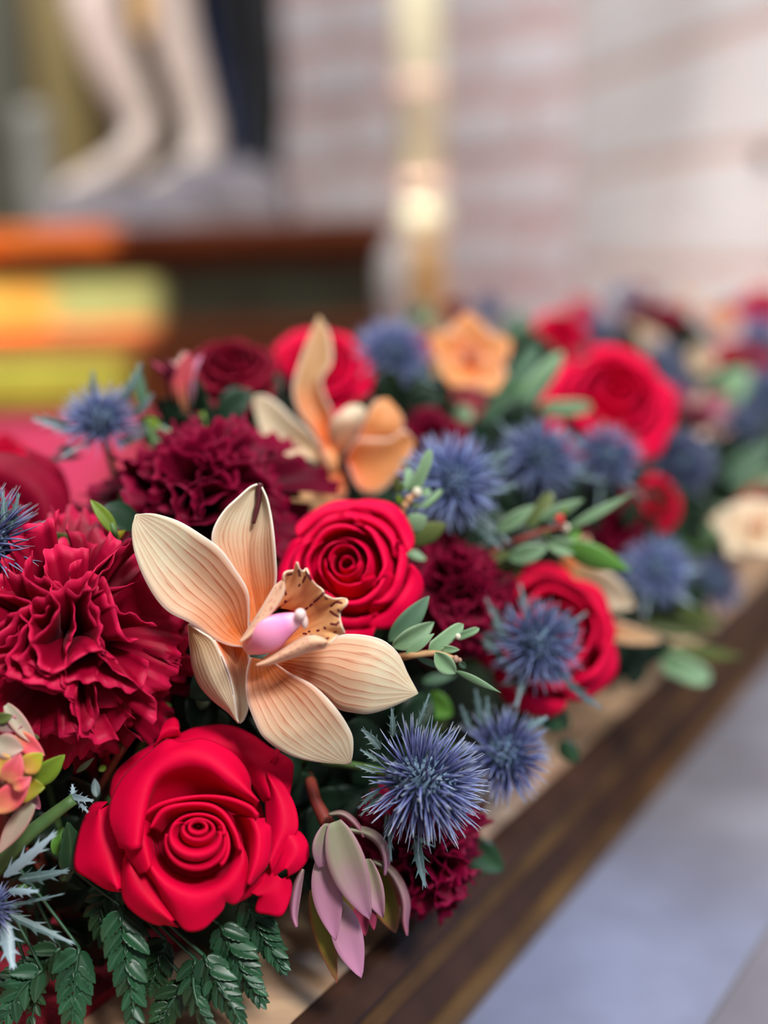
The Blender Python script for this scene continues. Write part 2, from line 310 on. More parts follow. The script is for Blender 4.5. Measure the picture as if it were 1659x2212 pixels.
M['sage_stone'] = simple('grey_green_stone', (0.075, 0.075, 0.05), (0.13, 0.125, 0.09), 8, 0.6)
M['pale_stone'] = simple('pale_grey_green_stone', (0.27, 0.26, 0.22), (0.34, 0.33, 0.28), 8, 0.6)
M['skin_paint'] = simple('painted_flesh_wood', (0.47, 0.37, 0.31), (0.56, 0.45, 0.38), 10, 0.45, spec=0.4)
M['cloak'] = simple('navy_painted_cloak', (0.008, 0.015, 0.045), (0.014, 0.022, 0.06), 6, 0.6)
M['cloak_shaded'] = simple('black_shaded_cloak', (0.005, 0.005, 0.006), (0.008, 0.008, 0.01), 6, 0.6)  # shading of the cloak's right side put into a black colour
M['rock'] = simple('grey_painted_rock', (0.09, 0.08, 0.09), (0.20, 0.17, 0.175), 14, 0.7, bumpd=0.01, bscale=25)
M['gold'] = simple('polished_brass', (0.85, 0.58, 0.22), None, rough=0.22, metal=1.0)
M['knop_glint'] = simple('ivory_brass_glint', (0.82, 0.74, 0.50), None, rough=0.25, spec=0.6)  # pale colour stands in for the highlight on a brass knop
M['gold_matt'] = simple('gilded_plaster', (0.55, 0.32, 0.10), (0.45, 0.25, 0.08), 30, 0.4, spec=0.5)
M['wax'] = simple('ivory_wax', (0.84, 0.80, 0.54), (0.88, 0.84, 0.60), 12, 0.4, transl=0.1, spec=0.4)
M['wax_pink'] = simple('pink_painted_wax', (0.78, 0.52, 0.42), None, rough=0.4)
M['white_stone'] = simple('blush_white_alabaster', (0.62, 0.53, 0.50), (0.68, 0.60, 0.57), 10, 0.4)
M['iron'] = simple('black_iron', (0.015, 0.015, 0.02), None, rough=0.4, metal=0.6)
M['seed'] = simple('brown_seed_pod', (0.25, 0.12, 0.07), (0.4, 0.25, 0.18), 400, 0.5)
M['berry'] = simple('red_bud', (0.6, 0.03, 0.03), None, rough=0.35)
M['bud_white'] = simple('cream_bud', (0.6, 0.55, 0.42), None, rough=0.5)
def glass(name, c):
    m, nt, bs, out = nt_new(name); t = N(nt, 'ShaderNodeBsdfTransparent'); t.inputs[0].default_value = (*c, 1); nt.links.new(t.outputs[0], out.inputs[0]); return m

# ------------------------------------------------------------------ the place
AX = np.array([math.sin(math.radians(35)), math.cos(math.radians(35))]); NR = np.array([AX[1], -AX[0]])
def ts(t, s, z): p = AX * t + NR * s; return np.array([p[0], p[1], z])
def prism_ts(name, prof, t0, t1, mat, parent=None):
    """extrude a closed profile [(s,z)] along the step's edge"""
    k = len(prof); V = [ts(t0, s, z) for s, z in prof] + [ts(t1, s, z) for s, z in prof]
    f = [(i, (i+1) % k, k+(i+1) % k, k+i) for i in range(k)] + [tuple(range(k))[::-1], tuple(range(k, 2*k))]
    return obj(name, mesh(name, V, f, mat, smooth=False), parent)
tag(obj('floor', mesh('floor', [(-5, -2, -.056), (5, -2, -.056), (5, 6, -.056), (-5, 6, -.056)], [(0, 1, 2, 3)], M['marble_floor'])), kind='structure')
fs = onz(1545, 2212, -.056); fe = onz(1659, 2030, -.056); fd_ = (fe - fs) / np.linalg.norm(fe - fs); fn_ = np.array([fd_[1], -fd_[0], 0])
q = [fs - fd_ * .5, fs + fd_ * 2.0, fs + fd_ * 2.0 + fn_ * .16, fs - fd_ * .5 + fn_ * .16]
V = [tuple(p) for p in q] + [tuple(p + np.array([0, 0, .004])) for p in q]
tag(obj('trim_1', mesh('trim_1', V, [(3,2,1,0),(4,5,6,7),(0,1,5,4),(1,2,6,5),(2,3,7,6),(3,0,4,7)], M['floor_strip'], smooth=False)), kind='structure')

step = thing('altar_step', 'brown wooden step with dark moulded edge and worn gilding under the flowers', 'step', ts(0.5, -0.2, -0.056))
def st(o):
    o.matrix_parent_inverse = Matrix.Translation(-step.location); return o
st(prism_ts('tread', [(-3.2, -.055), (-.215, -.055), (-.215, -.006), (-0.2040, -.003), (-0.2020, 0), (-3.2, 0)], -1.5, 3.2, M['wood_top'], step))
st(prism_ts('nosing', [(-.215, -.016), (-0.1940, -.016), (-0.1910, -.009), (-0.1960, -.002), (-0.2015, -.0005), (-.215, -.003)], -1.5, 3.2, M['wood_dark'], step))
st(prism_ts('gilt_bead', [(-.215, -.027), (-0.1950, -.027), (-0.1910, -.022), (-0.1940, -.0165), (-.215, -.0165)], -1.5, 3.2, M['gilt'], step))
st(prism_ts('cove', [(-.215, -.045), (-0.1920, -.045), (-0.1960, -.036), (-0.2000, -.0275), (-.215, -.0275)], -1.5, 3.2, M['wood_dark'], step))
st(prism_ts('base_board', [(-.215, -.0555), (-0.1870, -.0555), (-0.1870, -.05), (-0.1910, -.0455), (-.215, -.0455)], -1.5, 3.2, M['gilt'], step))
cp = [ts(-1.0, -3.0, .0003), ts(-1.0, -.262, .0003), ts(2.9, -.262, .0003), ts(2.9, -3.0, .0003)]
V = [tuple(p) for p in cp] + [tuple(p + np.array([0, 0, .004])) for p in cp]
tag(obj('carpet', mesh('carpet', V, [(3,2,1,0),(4,5,6,7),(0,1,5,4),(1,2,6,5),(2,3,7,6),(3,0,4,7)], M['carpet'], smooth=False)), 'crimson carpet covering the step behind and beneath the flowers', 'carpet')

def wall(name, A, B, z0, z1, mat, thick=0.15):
    A, B = np.array(A), np.array(B); L = np.linalg.norm(B - A); d = (B - A) / L; n = np.array([d[1], -d[0]])
    if n @ (np.array([0, 0]) - A) < 0: n = -n                # n points to the viewer's side
    o = obj(name, boxm(name, 0, L, 0, thick, z0, z1, mat)); o['kind'] = 'structure'
    o.matrix_world = Matrix(((d[0], -n[0], 0, A[0]), (d[1], -n[1], 0, A[1]), (0, 0, 1, 0), (0, 0, 0, 1)))
    return o, L
def gp(px, D): p = P(px, 530, D); return p[:2]
rng = random.Random(5)
corner = gp(1238, 2.42)
w1, L1 = wall('wall_back', gp(520, 2.86), corner, .0047, 1.5, M['mortar'])
cs = 0.142
for r in range(11):
    z0 = .02 + r * cs; x = -0.02 - (0.115 if r % 2 else 0)
    while x < L1:
        a, b = max(x + .012, 0.0), min(x + .228, L1 - .004)
        if b - a > .03:
            dz = rng.uniform(-.006, .006); pr = rng.uniform(.004, .012)
            obj('stone_block', boxm('stone_block', a, b, -pr, .02, z0 + .026 + dz, z0 + cs - .026 + dz, M['block'], .006), w1)
        x += .24
far = gp(1659, 1.757); dirw = (far - corner); end = corner + dirw * 1.9
w2, L2 = wall('wall_right', corner, end, .0047, 1.5, M['seam'])
for r in range(8):
    z0 = .008 + r * .195; x = -0.12 if r % 2 == 0 else -0.30
    while x < L2:
        a, b = max(x + .005, .003), min(x + .355, L2)
        if b - a > .03:
            obj('stone_block', boxm('stone_block', a, b, -rng.uniform(.002, .004), .02, z0 + .012, z0 + .183, M['block_light'], .003), w2)
        x += .36
# gilded reredos on the left
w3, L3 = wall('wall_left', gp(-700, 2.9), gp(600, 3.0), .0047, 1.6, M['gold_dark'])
def xw3(px):
    r = P(px, 200, 1.0) - CAM; A = np.array(gp(-700, 2.9)); d = np.array(gp(600, 3.0)) - A
    s = np.linalg.solve(np.array([[d[0], -r[0]], [d[1], -r[1]]]), -A); return s[0] * L3
def strip(name, p0, p1, z0, z1, out, mat):
    return obj(name, boxm(name, xw3(p0), xw3(p1), -out, .02, z0, z1, mat, .02), w3)
strip('pilaster', 90, 205, .006, 1.6, .09, M['gold_wall']); strip('stone_panel', -80, 55, .006, 1.5, .03, M['sage_stone'])
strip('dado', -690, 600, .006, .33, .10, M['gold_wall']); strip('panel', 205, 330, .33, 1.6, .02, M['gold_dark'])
for k, px in enumerate((-230, -420, -600)): strip('pilaster', px, px + 110, .006, 1.6, .09, M['gold_wall'])
pc = P(80, 330, 2.55)
cl = thing('stone_colonnette', 'pale grey-green stone colonnette behind the statue', 'column', (pc[0], pc[1], .0047))
obj('shaft', lathe('shaft', [(.045, .06), (.045, .40), (.040, .53), (.046, .55)], M['pale_stone']), cl)
obj('base', lathe('base', [(.075, 0), (.075, .03), (.055, .045), (.048, .06)], M['pale_stone']), cl)
obj('capital', lathe('capital', [(.046, .55), (.052, .565), (.042, .58), (.03, .60)], M['pale_stone']), cl)

# pedestal of the statue
PY = 1.70; XR = P(845, 620, 1.76)[0]
ped = thing('statue_pedestal', 'mahogany pedestal with dark green painted marble frieze beneath the statue', 'pedestal', (-.5, 2.0, .0045))
def pb(name, x1, y0, z0, z1, mat, bev):
    o = obj(name, boxm(name, -1.9, x1, y0, 2.24, z0, z1, mat, bev), ped); o.matrix_parent_inverse = Matrix.Translation(-ped.location); return o
pb('plinth', XR, PY - .045, .0045, .092, M['mahogany'], .006)
pb('lower_moulding', XR - .005, PY - .03, .0922, .114, M['mahogany'], .008); pb('lower_moulding', XR - .012, PY - .012, .1142, .1470, M['mahogany'], .010)
pb('frieze_panel', XR - .02, PY, .1472, .238, M['green_marble'], .002)
pb('top_moulding', XR - .012, PY - .02, .2382, .256, M['mahogany'], .008); pb('top_slab', XR, PY - .045, .2562, .295, M['mahogany'], .008)

# statue
stat = thing('statue', 'painted wooden statue with bare legs and dark cloak on grey rock', 'statue', (P(330, 450, 1.95)[0], 1.95, .295))
def local(o, root): o.matrix_parent_inverse = Matrix.Translation(-root.location); return o
def skinbody(name, joints, edges, mat, root, sub=2, rootv=0):
    me = bpy.data.meshes.new(name); me.from_pydata([tuple(j[:3]) for j in joints], edges, []); me.materials.append(mat)
    o = obj(name, me, root); m = o.modifiers.new('skin', 'SKIN'); m.use_smooth_shade = True
    for v, j in zip(me.skin_vertices[0].data, joints): v.radius = (j[3], j[3]); v.use_root = False
    me.skin_vertices[0].data[rootv].use_root = True
    s = o.modifiers.new('sub', 'SUBSURF'); s.levels = sub; s.render_levels = sub
    return local(o, root)
DS = 1.93
def J(px, py, d, rpx): p = P(px, py, d); return (p[0], p[1], p[2], rpx / F * d)
jj = [J(340, -400, DS + .06, 105), J(275, -330, DS + .02, 80), J(195, -60, DS - .05, 66), J(205, 40, DS - .05, 58), J(240, 130, DS - .03, 56), J(285, 230, DS - .01, 44), J(318, 285, DS, 40), J(268, 350, DS - .02, 34), J(190, 392, DS - .04, 30), J(128, 420, DS - .06, 22),
      J(400, -330, DS + .06, 80), J(352, -60, DS + .02, 62), J(365, 40, DS + .03, 55), J(392, 140, DS + .04, 52), J(425, 240, DS + .05, 42), J(445, 310, DS + .05, 42), J(428, 362, DS + .03, 40), J(370, 395, DS, 34), J(310, 412, DS - .02, 26),
      J(345, -560, DS + .06, 100), J(350, -760, DS + .06, 115), J(350, -900, DS + .06, 60), J(340, -960, DS + .05, 50), J(335, -1040, DS + .04, 75), J(335, -1130, DS + .04, 70),
      J(235, -850, DS + .05, 55), J(190, -640, DS + .02, 42), J(250, -480, DS - .05, 34), J(465, -850, DS + .06, 55), J(510, -640, DS + .04, 42), J(440, -480, DS - .04, 34)]
ee = [(0,1),(1,2),(2,3),(3,4),(4,5),(5,6),(6,7),(7,8),(8,9),(0,10),(10,11),(11,12),(12,13),(13,14),(14,15),(15,16),(16,17),(17,18),(0,19),(19,20),(20,21),(21,22),(22,23),(23,24),(20,25),(25,26),(26,27),(20,28),(28,29),(29,30)]
skinbody('body', jj, ee, M['skin_paint'], stat)
def px_loft(name, rings, d0, nu, nv, thick, mat, root, T=None, uvflip=False, dscale=0.001):
    """rings of photo points (x, y[, dz mm]) or (list, dz mm): a smooth sheet through them at its own depths"""
    R = []
    for ring in rings:
        dz = 0.0
        if isinstance(ring, tuple): ring, dz = ring
        a = np.array([(p[0], p[1], (p[2] if len(p) > 2 else dz)) for p in ring], float)
        if T is not None: a[:, :2] = a[:, :2] * T[2] + np.array(T[:2])
        R.append(catmull(a, nv))
    R = np.stack(R)
    G = np.stack([catmull(R[:, j], nu) for j in range(nv)], 1)
    Q = G.copy(); Q[..., 2] = d0 - G[..., 2] * dscale
    Wd = Parr(Q)
    me = sheet(name, Wd - np.array(root.location), thick, mat)
    return obj(name, me, root), G
# cloak: folded sheet of dark painted cloth
fold = []
for k, x in enumerate(np.linspace(0, 1, 15)):
    l0, l1 = 400 + x * 200, 500 + x * 110
    fold.append([(l0 - 40*(1-x), -420, 25 * math.sin(k * 1.7)), (l0, 0, 22 * math.sin(k * 1.7)), ((l0 + l1) / 2 + 10, 190, 18 * math.sin(k * 1.7 + .3)), (l1, 392, 16 * math.sin(k * 1.7 + .6))])
px_loft('cloak', fold[:6], 2.08, 40, 16, .012, M['cloak'], stat); px_loft('cloak_shaded_side', fold[5:], 2.07, 30, 16, .012, M['cloak_shaded'], stat)
px_loft('sash', [[(275, -120), (290, 0), (298, 70)], [(305, -120, 15), (312, 0, 15), (310, 80, 15)], [(335, -120), (330, 0), (322, 72)]], DS - .07, 7, 10, .008, M['gold_matt'], stat)
rk = np.random.RandomState(3); th_, ph_ = np.meshgrid(np.linspace(0, 2*math.pi, 40, endpoint=False), np.linspace(0.02, math.pi/2, 12), indexing='ij')
r0 = P(95, 470, 1.93)[0]; r1 = P(640, 470, 1.98)[0]; cx = (r0 + r1) / 2; ax = (r1 - r0) / 2
bump = 1 + .12*np.sin(3*th_+1) * np.sin(ph_) + .10*np.sin(7*th_+2.2) * np.sin(2*ph_) + .08*np.cos(5*th_)
hgt = .075 + .03 * np.clip(np.cos(th_), 0, 1)
V = np.stack([cx + ax*np.sin(ph_)**.6*np.cos(th_)*(.92+.08*bump), 1.97 + .19*np.sin(ph_)**.6*np.sin(th_)*bump, .295 + hgt*np.cos(ph_)**.7*bump], -1)
ni, nj = th_.shape; I = np.arange(ni*nj).reshape(ni, nj); I2 = np.roll(I, -1, 0)
fc = np.c_[I[:, :-1].ravel(), I[:, 1:].ravel(), I2[:, 1:].ravel(), I2[:, :-1].ravel()].tolist() + [tuple(I[::-1, 0]), tuple(I[:, -1])]
local(obj('rock_base', mesh('rock_base', V.reshape(-1, 3), fc, M['rock']), stat), stat)

# candle on its brass holder and the alabaster urn
cb = P(926, 700, 1.9)
can = thing('altar_candle', 'tall ivory candle with pink bands on a brass candlestick', 'candle', (cb[0], cb[1], .0))
zt = lambda py: P(920, py, 1.9)[2]
zb = zt(425)
cr = .041
obj('wax_column', lathe('wax_column', [(cr, zb), (cr, zb + .45), (cr, zb + .9), (cr*.9, zb + .905), (cr*.85, zb + .91)], M['wax']), can)
for py in (205, 400): obj('painted_band', lathe('painted_band', [(cr + .0006, zt(py + 14)), (cr + .0012, zt(py + 7)), (cr + .0012, zt(py - 7)), (cr + .0006, zt(py - 14))], M['wax_pink']), can)
obj('wick', lathe('wick', [(.002, zb + .91), (.002, zb + .925)], M['iron'], 8), can)
zc = zt(472); br = .041
obj('knop', lathe('knop', [(max(br*math.sin(a), .012), zc - br*math.cos(a)) for a in np.linspace(.25, math.pi-.25, 16)], M['knop_glint']), can)
obj('stem', lathe('stem', [(.045, .0047), (.047, .02), (.036, .035), (.03, .06), (.026, zc-.16), (.038, zc-.12), (.028, zc-.07), (.033, zc - br*.9)], M['gold_matt']), can)
can.rotation_euler = (0, math.radians(-.9), 0)
vb = P(872, 640, 2.40)
ur = thing('alabaster_urn', 'rounded blush white urn standing behind the candlestick', 'urn', (vb[0] + .0, vb[1], .0))
zu = P(868, 508, 2.40)[2]
obj('body', lathe('body', [(.04, .06), (.05, .09), (.062, .14), (.066, zu-.06), (.058, zu-.03), (.042, zu-.012), (.03, zu)], M['white_stone']), ur)
obj('foot', lathe('foot', [(.05, .0047), (.05, .02), (.035, .04), (.04, .06)], M['white_stone']), ur)
hk = P(1652, 335, 1.72)
ho = thing('wall_bracket', 'small black iron bracket fixed to the pale stone wall', 'bracket', hk)
obj('arm', tube('arm', [(0, 0, 0), (.02, .01, .0), (.06, .03, -.01), (.12, .06, -.01)], [.011, .010, .009], M['iron']), ho)
obj('knob', mesh('knob', *(lambda k: (np.array([[.014*math.sin(b)*math.cos(a), .014*math.sin(b)*math.sin(a), .014*math.cos(b)] for b in np.linspace(.2, 2.94, 7) for a in np.arange(12)*math.pi/6]), [(i*12+j, i*12+(j+1) % 12, (i+1)*12+(j+1) % 12, (i+1)*12+j) for i in range(6) for j in range(12)]))(0), M['iron']), ho)

# stained glass window that colours the sun falling on the pedestal and carpet
ctr = np.array([-.75, 1.5, .1]); nrm = ctr - SUNPOS; nrm /= np.linalg.norm(nrm); pl = SUNPOS + nrm * 2.2
def onpane(p):
    dr = np.asarray(p, float) - SUNPOS; return SUNPOS + dr * (((pl - SUNPOS) @ nrm) / (dr @ nrm))
win = thing('window_1', None, None, pl); win['kind'] = 'structure'
def quad(name, pts, mat, thick=.004):
    q = [onpane(p) - pl for p in pts]; V = [tuple(p) for p in q] + [tuple(p + nrm * thick) for p in q]
    return obj(name, mesh(name, V, [(0,1,2,3),(7,6,5,4),(0,4,5,1),(1,5,6,2),(2,6,7,3),(3,7,4,0)], mat, smooth=False), win)
XE = P(336, 600, 1.76)[0]; xl = -1.7; yf = PY - .02
rows = [(.297, .239, (.41, .30, .11)), (.239, .147, (.80, .98, .42)), (.147, .093, (.34, .18, .26)), (.093, .005, (.37, .66, .36))]
mask_mat = M['iron']  # unseen opaque sheets added round the panes to block the rest of the beam
for k, (za, zb_, c) in enumerate(rows):
    xs = np.linspace(xl, XE, 9)
    for i in range(8):
        j = rng.uniform(.75, 1.0); tint = c if k != 1 else ((.66, .60, .44) if i % 3 == 1 else (.95, .60, .30))
        quad('pane', [(xs[i], yf, za), (xs[i+1], yf, za), (xs[i+1], yf, zb_), (xs[i], yf, zb_)], glass('glass_%d_%d' % (k, i), tuple(j * q for q in tint)))
xc = P(290, 980, 1.2)[0]
y2 = .75
xs = np.linspace(xl, 1, 2)
quad('pane', [(xl, yf, .005), (XE, yf, .005), (xc, y2, .004), (xl, y2, .004)], glass('glass_rose', (.125, .045, .16)))
quad('beam_mask', [(XE, yf, .297), (XE + 1.6, yf, .297), (XE + 1.6, yf, .005), (XE, yf, .005)], mask_mat)
quad('beam_mask', [(XE, yf, .005), (XE + 1.6, yf, .005), (xc + 1.6, y2, .004), (xc, y2, .004)], mask_mat)
quad('beam_mask', [(xl - .8, yf, 1.4), (XE + 1.6, yf, 1.4), (XE + 1.6, yf, .297), (xl - .8, yf, .297)], mask_mat)
quad('beam_mask', [(xl - .8, y2, .004), (xc + 1.6, y2, .004), (xc + 1.6, -.6, .004), (xl - .8, -.6, .004)], mask_mat)

# ------------------------------------------------------------------ the garland: dark base and filler sprigs
CS, CW, CH = -0.300, 0.062, 0.125
tt = np.linspace(.235, 1.45, 90); aa = np.linspace(0.0, math.pi, 22)
G = np.array([[ts(t, CS + CW*math.cos(a)*(1+.06*math.sin(17*t+2*a)), .0045 + CH*math.sin(a)**.8*(1+.07*math.sin(23*t+3*a))) for a in aa] for t in tt])
nT, nA = G.shape[:2]; I = np.arange(nT*nA).reshape(nT, nA)
fc = np.c_[I[:-1, :-1].ravel(), I[1:, :-1].ravel(), I[1:, 1:].ravel(), I[:-1, 1:].ravel()].tolist()
fc += [(I[i, 0], I[i, -1], I[i+1, -1], I[i+1, 0]) for i in range(nT-1)] + [tuple(I[0]), tuple(I[-1][::-1])]
tag(obj('moss_base', mesh('moss_base', G.reshape(-1, 3), fc, M['moss'])), 'dark mossy foam base holding all the flower stems', 'flower foam')
def core_point(p, z=.07):
    t = p[0]*AX[0] + p[1]*AX[1]; return ts(min(max(t, .12), 1.4), CS + .02, z)

def leaf_grid(kind, seed=0, nu=7, nv=15, fold=.25, curl=.15):
    """unit leaf along +x, width 1 across y, normal +z"""
    r = random.Random(seed); v = np.linspace(0, 1, nv)
    if kind == 'oval': w = np.sin(math.pi * v**.85)**.75
    elif kind == 'lance': w = np.sin(math.pi * v**.75)**1.0
    elif kind == 'obovate': w = np.sin(math.pi * np.clip(v, 0, 1)**1.5)**.7
    elif kind == 'strap': w = np.minimum(1, 6*v + .25) * np.sqrt(np.clip(1 - v**6, 0, 1))
    elif kind == 'bract': w = (.35 + .65*np.sin(math.pi * v**.8)) * np.sqrt(np.clip(1 - v**5, 0, 1))
    elif kind == 'spiny':
        w = np.sin(math.pi * v**.6)**.8 * .75
        w = w * .62 * (1 + 1.3 * np.where(np.arange(nv) % 7 == 4, 1.0, 0) * (v > .1) * (v < .9)) + .02
    elif kind == 'pinna':
        w = np.sin(math.pi * v**.62)**.7; w = w * (1 + .09 * np.sin(np.arange(nv) * 1.6) * (v > .3))
    w = w * .5; u = np.linspace(-1, 1, nu)
    uu, vv = np.meshgrid(u, v, indexing='ij')
    x = vv.copy()
    if kind == 'spiny': x = vv + .13 * np.abs(uu)**2 * (np.arange(nv) % 7 == 4)
    y = uu * w[None]
    z = fold * np.abs(uu) * w[None] - curl * (vv - .3)**2 + .02 * np.sin(7*vv + r.uniform(0, 6)) * uu
    y = y + .05 * math.sin(r.uniform(0, 6)) * np.sin(math.pi * vv)
    return np.stack([x, y, z], -1)
_LM = {}
def leaf_mesh(kind, mat, var=0, name='leaf'):
    k = (kind, mat, var, name)
    if k not in _LM:
        nv = {'spiny': 29, 'pinna': 22}.get(kind, 15)
        _LM[k] = sheet(name, leaf_grid(kind, var, nv=nv, fold=(.25, .5, -.2, .1)[var % 4], curl=(.15, .3, .05, -.15)[var % 4]), .03, M[mat])
    return _LM[k]
def leaf_at(root, base, tip, width, kind, mat, var=0, roll=0.0, name='leaf', nref=None, parent=None):
    """leaf from world point base to tip, its face turned towards nref (default: the viewer) and rolled about its length"""
    base, tip = np.asarray(base), np.asarray(tip); x = tip - base; L = np.linalg.norm(x); x /= L
    c = (CAM - (base + tip) / 2) if nref is None else np.asarray(nref, float)
    z = c - (c @ x) * x; z /= np.linalg.norm(z); y = np.cross(z, x)
    y, z = math.cos(roll)*y + math.sin(roll)*z, -math.sin(roll)*y + math.cos(roll)*z
    o = obj(name, leaf_mesh(kind, mat, var, name), root)
    setm(o, np.stack([x, y, z], 1), base - np.array(root.location), (L, width, min(L, width)))
    return o
def leaf_px(root, b, t, wpx, kind, mat, d, var=0, roll=0.0, T=None, name='leaf', dt=0.0):
    """leaf between two photo points; d = depth in metres, dt = how much nearer the tip is"""
    s = 1.0
    if T is not None: b = (b[0]*T[2]+T[0], b[1]*T[2]+T[1]); t = (t[0]*T[2]+T[0], t[1]*T[2]+T[1]); s = T[2]
    return leaf_at(root, P(b[0], b[1], d), P(t[0], t[1], d - dt), wpx * s / F * d, kind, mat, var, roll, name)
def stem_to(root, p, mat='stem_green', rad=.0016, axis=None, z=.06, name='stem'):
    p = np.asarray(p, float); q_ = core_point(p, z)
    mid = (p + q_) / 2 if axis is None else p - np.asarray(axis) * np.linalg.norm(q_ - p) * .45
    pts = np.array([(1-t)**2*p + 2*t*(1-t)*mid + t*t*q_ for t in np.linspace(0, 1, 9)]) - np.array(root.location)
    return obj(name, tube(name, pts, rad, M[mat], 6), root)

FILL = []
rng = random.Random(11)
_filler = []
for v in range(3):
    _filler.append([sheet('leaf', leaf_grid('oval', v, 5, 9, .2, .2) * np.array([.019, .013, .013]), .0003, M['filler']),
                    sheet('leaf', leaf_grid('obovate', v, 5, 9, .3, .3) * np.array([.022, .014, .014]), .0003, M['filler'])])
fil_stem = tube('stem', [(0, 0, -.02), (0, .001, .01), (.001, 0, .035)], [.001, .0008, .0006], M['stem_green'], 5)
for k in range(80):
    t = .245 + (k / 80)**1.35 * .9; a = rng.uniform(.12, 2.2); s = CS + CW*math.cos(a); z = .004 + CH*math.sin(a)**.8
    o_ = np.array([*(NR * math.cos(a) * .9), 0]) + np.array([0, 0, math.sin(a)]); o_ += .35*np.array([rng.uniform(-1, 1) for _ in range(3)])
    root = thing('leaf_sprig', 'small dark green leafy sprig tucked deep between the flowers', 'foliage', ts(t, s, z), 'filler sprigs deep in the garland')
    B = basis(o_, rng.uniform(0, 6)); setm(root, B, ts(t, s, z)); FILL.append(root)
    obj('stem', fil_stem, root)
    for j in range(9):
        o = obj('leaf', _filler[rng.randrange(3)][k % 2], root); hh = .004 + .0036*j; an = j*2.4; el = rng.uniform(-.2, .9)
        xd = np.array([math.cos(an)*math.cos(el), math.sin(an)*math.cos(el), math.sin(el)]); zz = np.array([0, 0, 1.0]) - xd*xd[2]; zz /= np.linalg.norm(zz)
        sc_ = rng.uniform(.7, 1.15); setm(o, np.stack([xd, np.cross(zz, xd), zz], 1), (0, 0, hh), (sc_,)*3)

for k, (x, y, d) in enumerate([(60, 1880, .365), (140, 1800, .37), (210, 1900, .375), (120, 1960, .368), (250, 1990, .372), (180, 1640, .375), (260, 1560, .385), (90, 1760, .375), (660, 1700, .375), (690, 1830, .38), 
                                (1060, 1180, .44), (1120, 1110, .46), (1240, 1080, .49), (1330, 1060, .52), (1100, 940, .50), (880, 900, .49), (900, 840, .52), (1400, 960, .58), (1450, 1120, .55), (1520, 1060, .60), (1380, 1180, .53), (1460, 1290, .55), (1340, 1400, .49), (1560, 1010, .66), (1500, 940, .66), (560, 900, .46), (600, 930, .47), (470, 930, .44), (400, 930, .43), (1130, 790, .58), (1480, 730, .85), (1350, 780, .75), (1570, 830, .80), (820, 1580, .39), (760, 1700, .385), (330, 1560, .39), (470, 1540, .39), (30, 1930, .372), (0, 1860, .37)]):
    loc = P(x, y, d); root = thing('leaf_sprig', 'small dark green leafy sprig tucked deep between the flowers', 'foliage', loc, 'filler sprigs deep in the garland'); FILL.append(root)
    B = basis(cdir(rng.uniform(-.6, .6), rng.uniform(-.6, .3), 1), rng.uniform(0, 6)); setm(root, B, loc)
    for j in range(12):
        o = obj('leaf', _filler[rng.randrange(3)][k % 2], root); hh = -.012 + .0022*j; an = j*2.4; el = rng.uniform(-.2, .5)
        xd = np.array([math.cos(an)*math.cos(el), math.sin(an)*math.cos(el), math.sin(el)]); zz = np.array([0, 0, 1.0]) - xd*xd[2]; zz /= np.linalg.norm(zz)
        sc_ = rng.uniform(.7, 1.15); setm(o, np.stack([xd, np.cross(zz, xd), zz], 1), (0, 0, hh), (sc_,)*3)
    q_ = core_point(loc, .05); pl_ = np.stack([(loc*(1-t) + q_*t + np.array([0, 0, .01*math.sin(3.14*t)]) - loc) @ B for t in np.linspace(0, 1, 6)])
    obj('stem', tube('stem', pl_, [.0008, .001], M['stem_red'], 5), root)

# ------------------------------------------------------------------ flower makers
def rose_petals(mat, seed):
    r = random.Random(seed); out = []
    #        n  hw   rc   zc    re   ze   belly
    L = [(2, 2.3, .09, .34, .10, .33, .14), (2, 1.9, .20, .39, .215, .375, .25), (3, 1.45, .33, .42, .36, .39, .40),
         (4, 1.08, .50, .36, .58, .30, .58), (5, .90, .66, .22, .80, .12, .72), (5, .80, .80, .02, 1.03, -.16, .80)]
    for li, (n, hw, rc, zc, re, ze, rb) in enumerate(L):
        ms = []
        for var in range(2):
            ph = r.uniform(0, 6); uu, vv = np.meshgrid(np.linspace(-1, 1, 21), np.linspace(0, 1, 13), indexing='ij')
            prof = catmull([(.06, -.75), (rb*.6, -.45), (rb, -.05*(1+li*.3)), (rc, zc), ((rc+re)/2, (zc*.75+ze*.25)), (re, ze)], 60)
            ve = vv * (1 - (.22 if li > 1 else .08) * np.abs(uu)**3 - .02*np.sin(4*uu+ph))
            rr = np.interp(ve, np.linspace(0, 1, 60), prof[:, 0]); zz = np.interp(ve, np.linspace(0, 1, 60), prof[:, 1])
            rr = rr * (1 + .05*uu) + .02*vv**3*np.sin(5*uu+ph) * (li > 2)
            zz = zz + (.03*np.sin(3*uu+ph) + .03*np.sin(7*uu+2*ph)*(li > 3)) * vv**3 - .05*np.abs(uu)*(li > 3)
            th = uu * hw * (1 - .35*np.clip(vv - .6, 0, 1)*(li > 3))
            G = np.stack([rr*np.cos(th), rr*np.sin(th), zz], -1)
            ms.append(sheet('petal', G, .009, M[mat]))
        out.append((n, ms))
    return out
_RP = {}
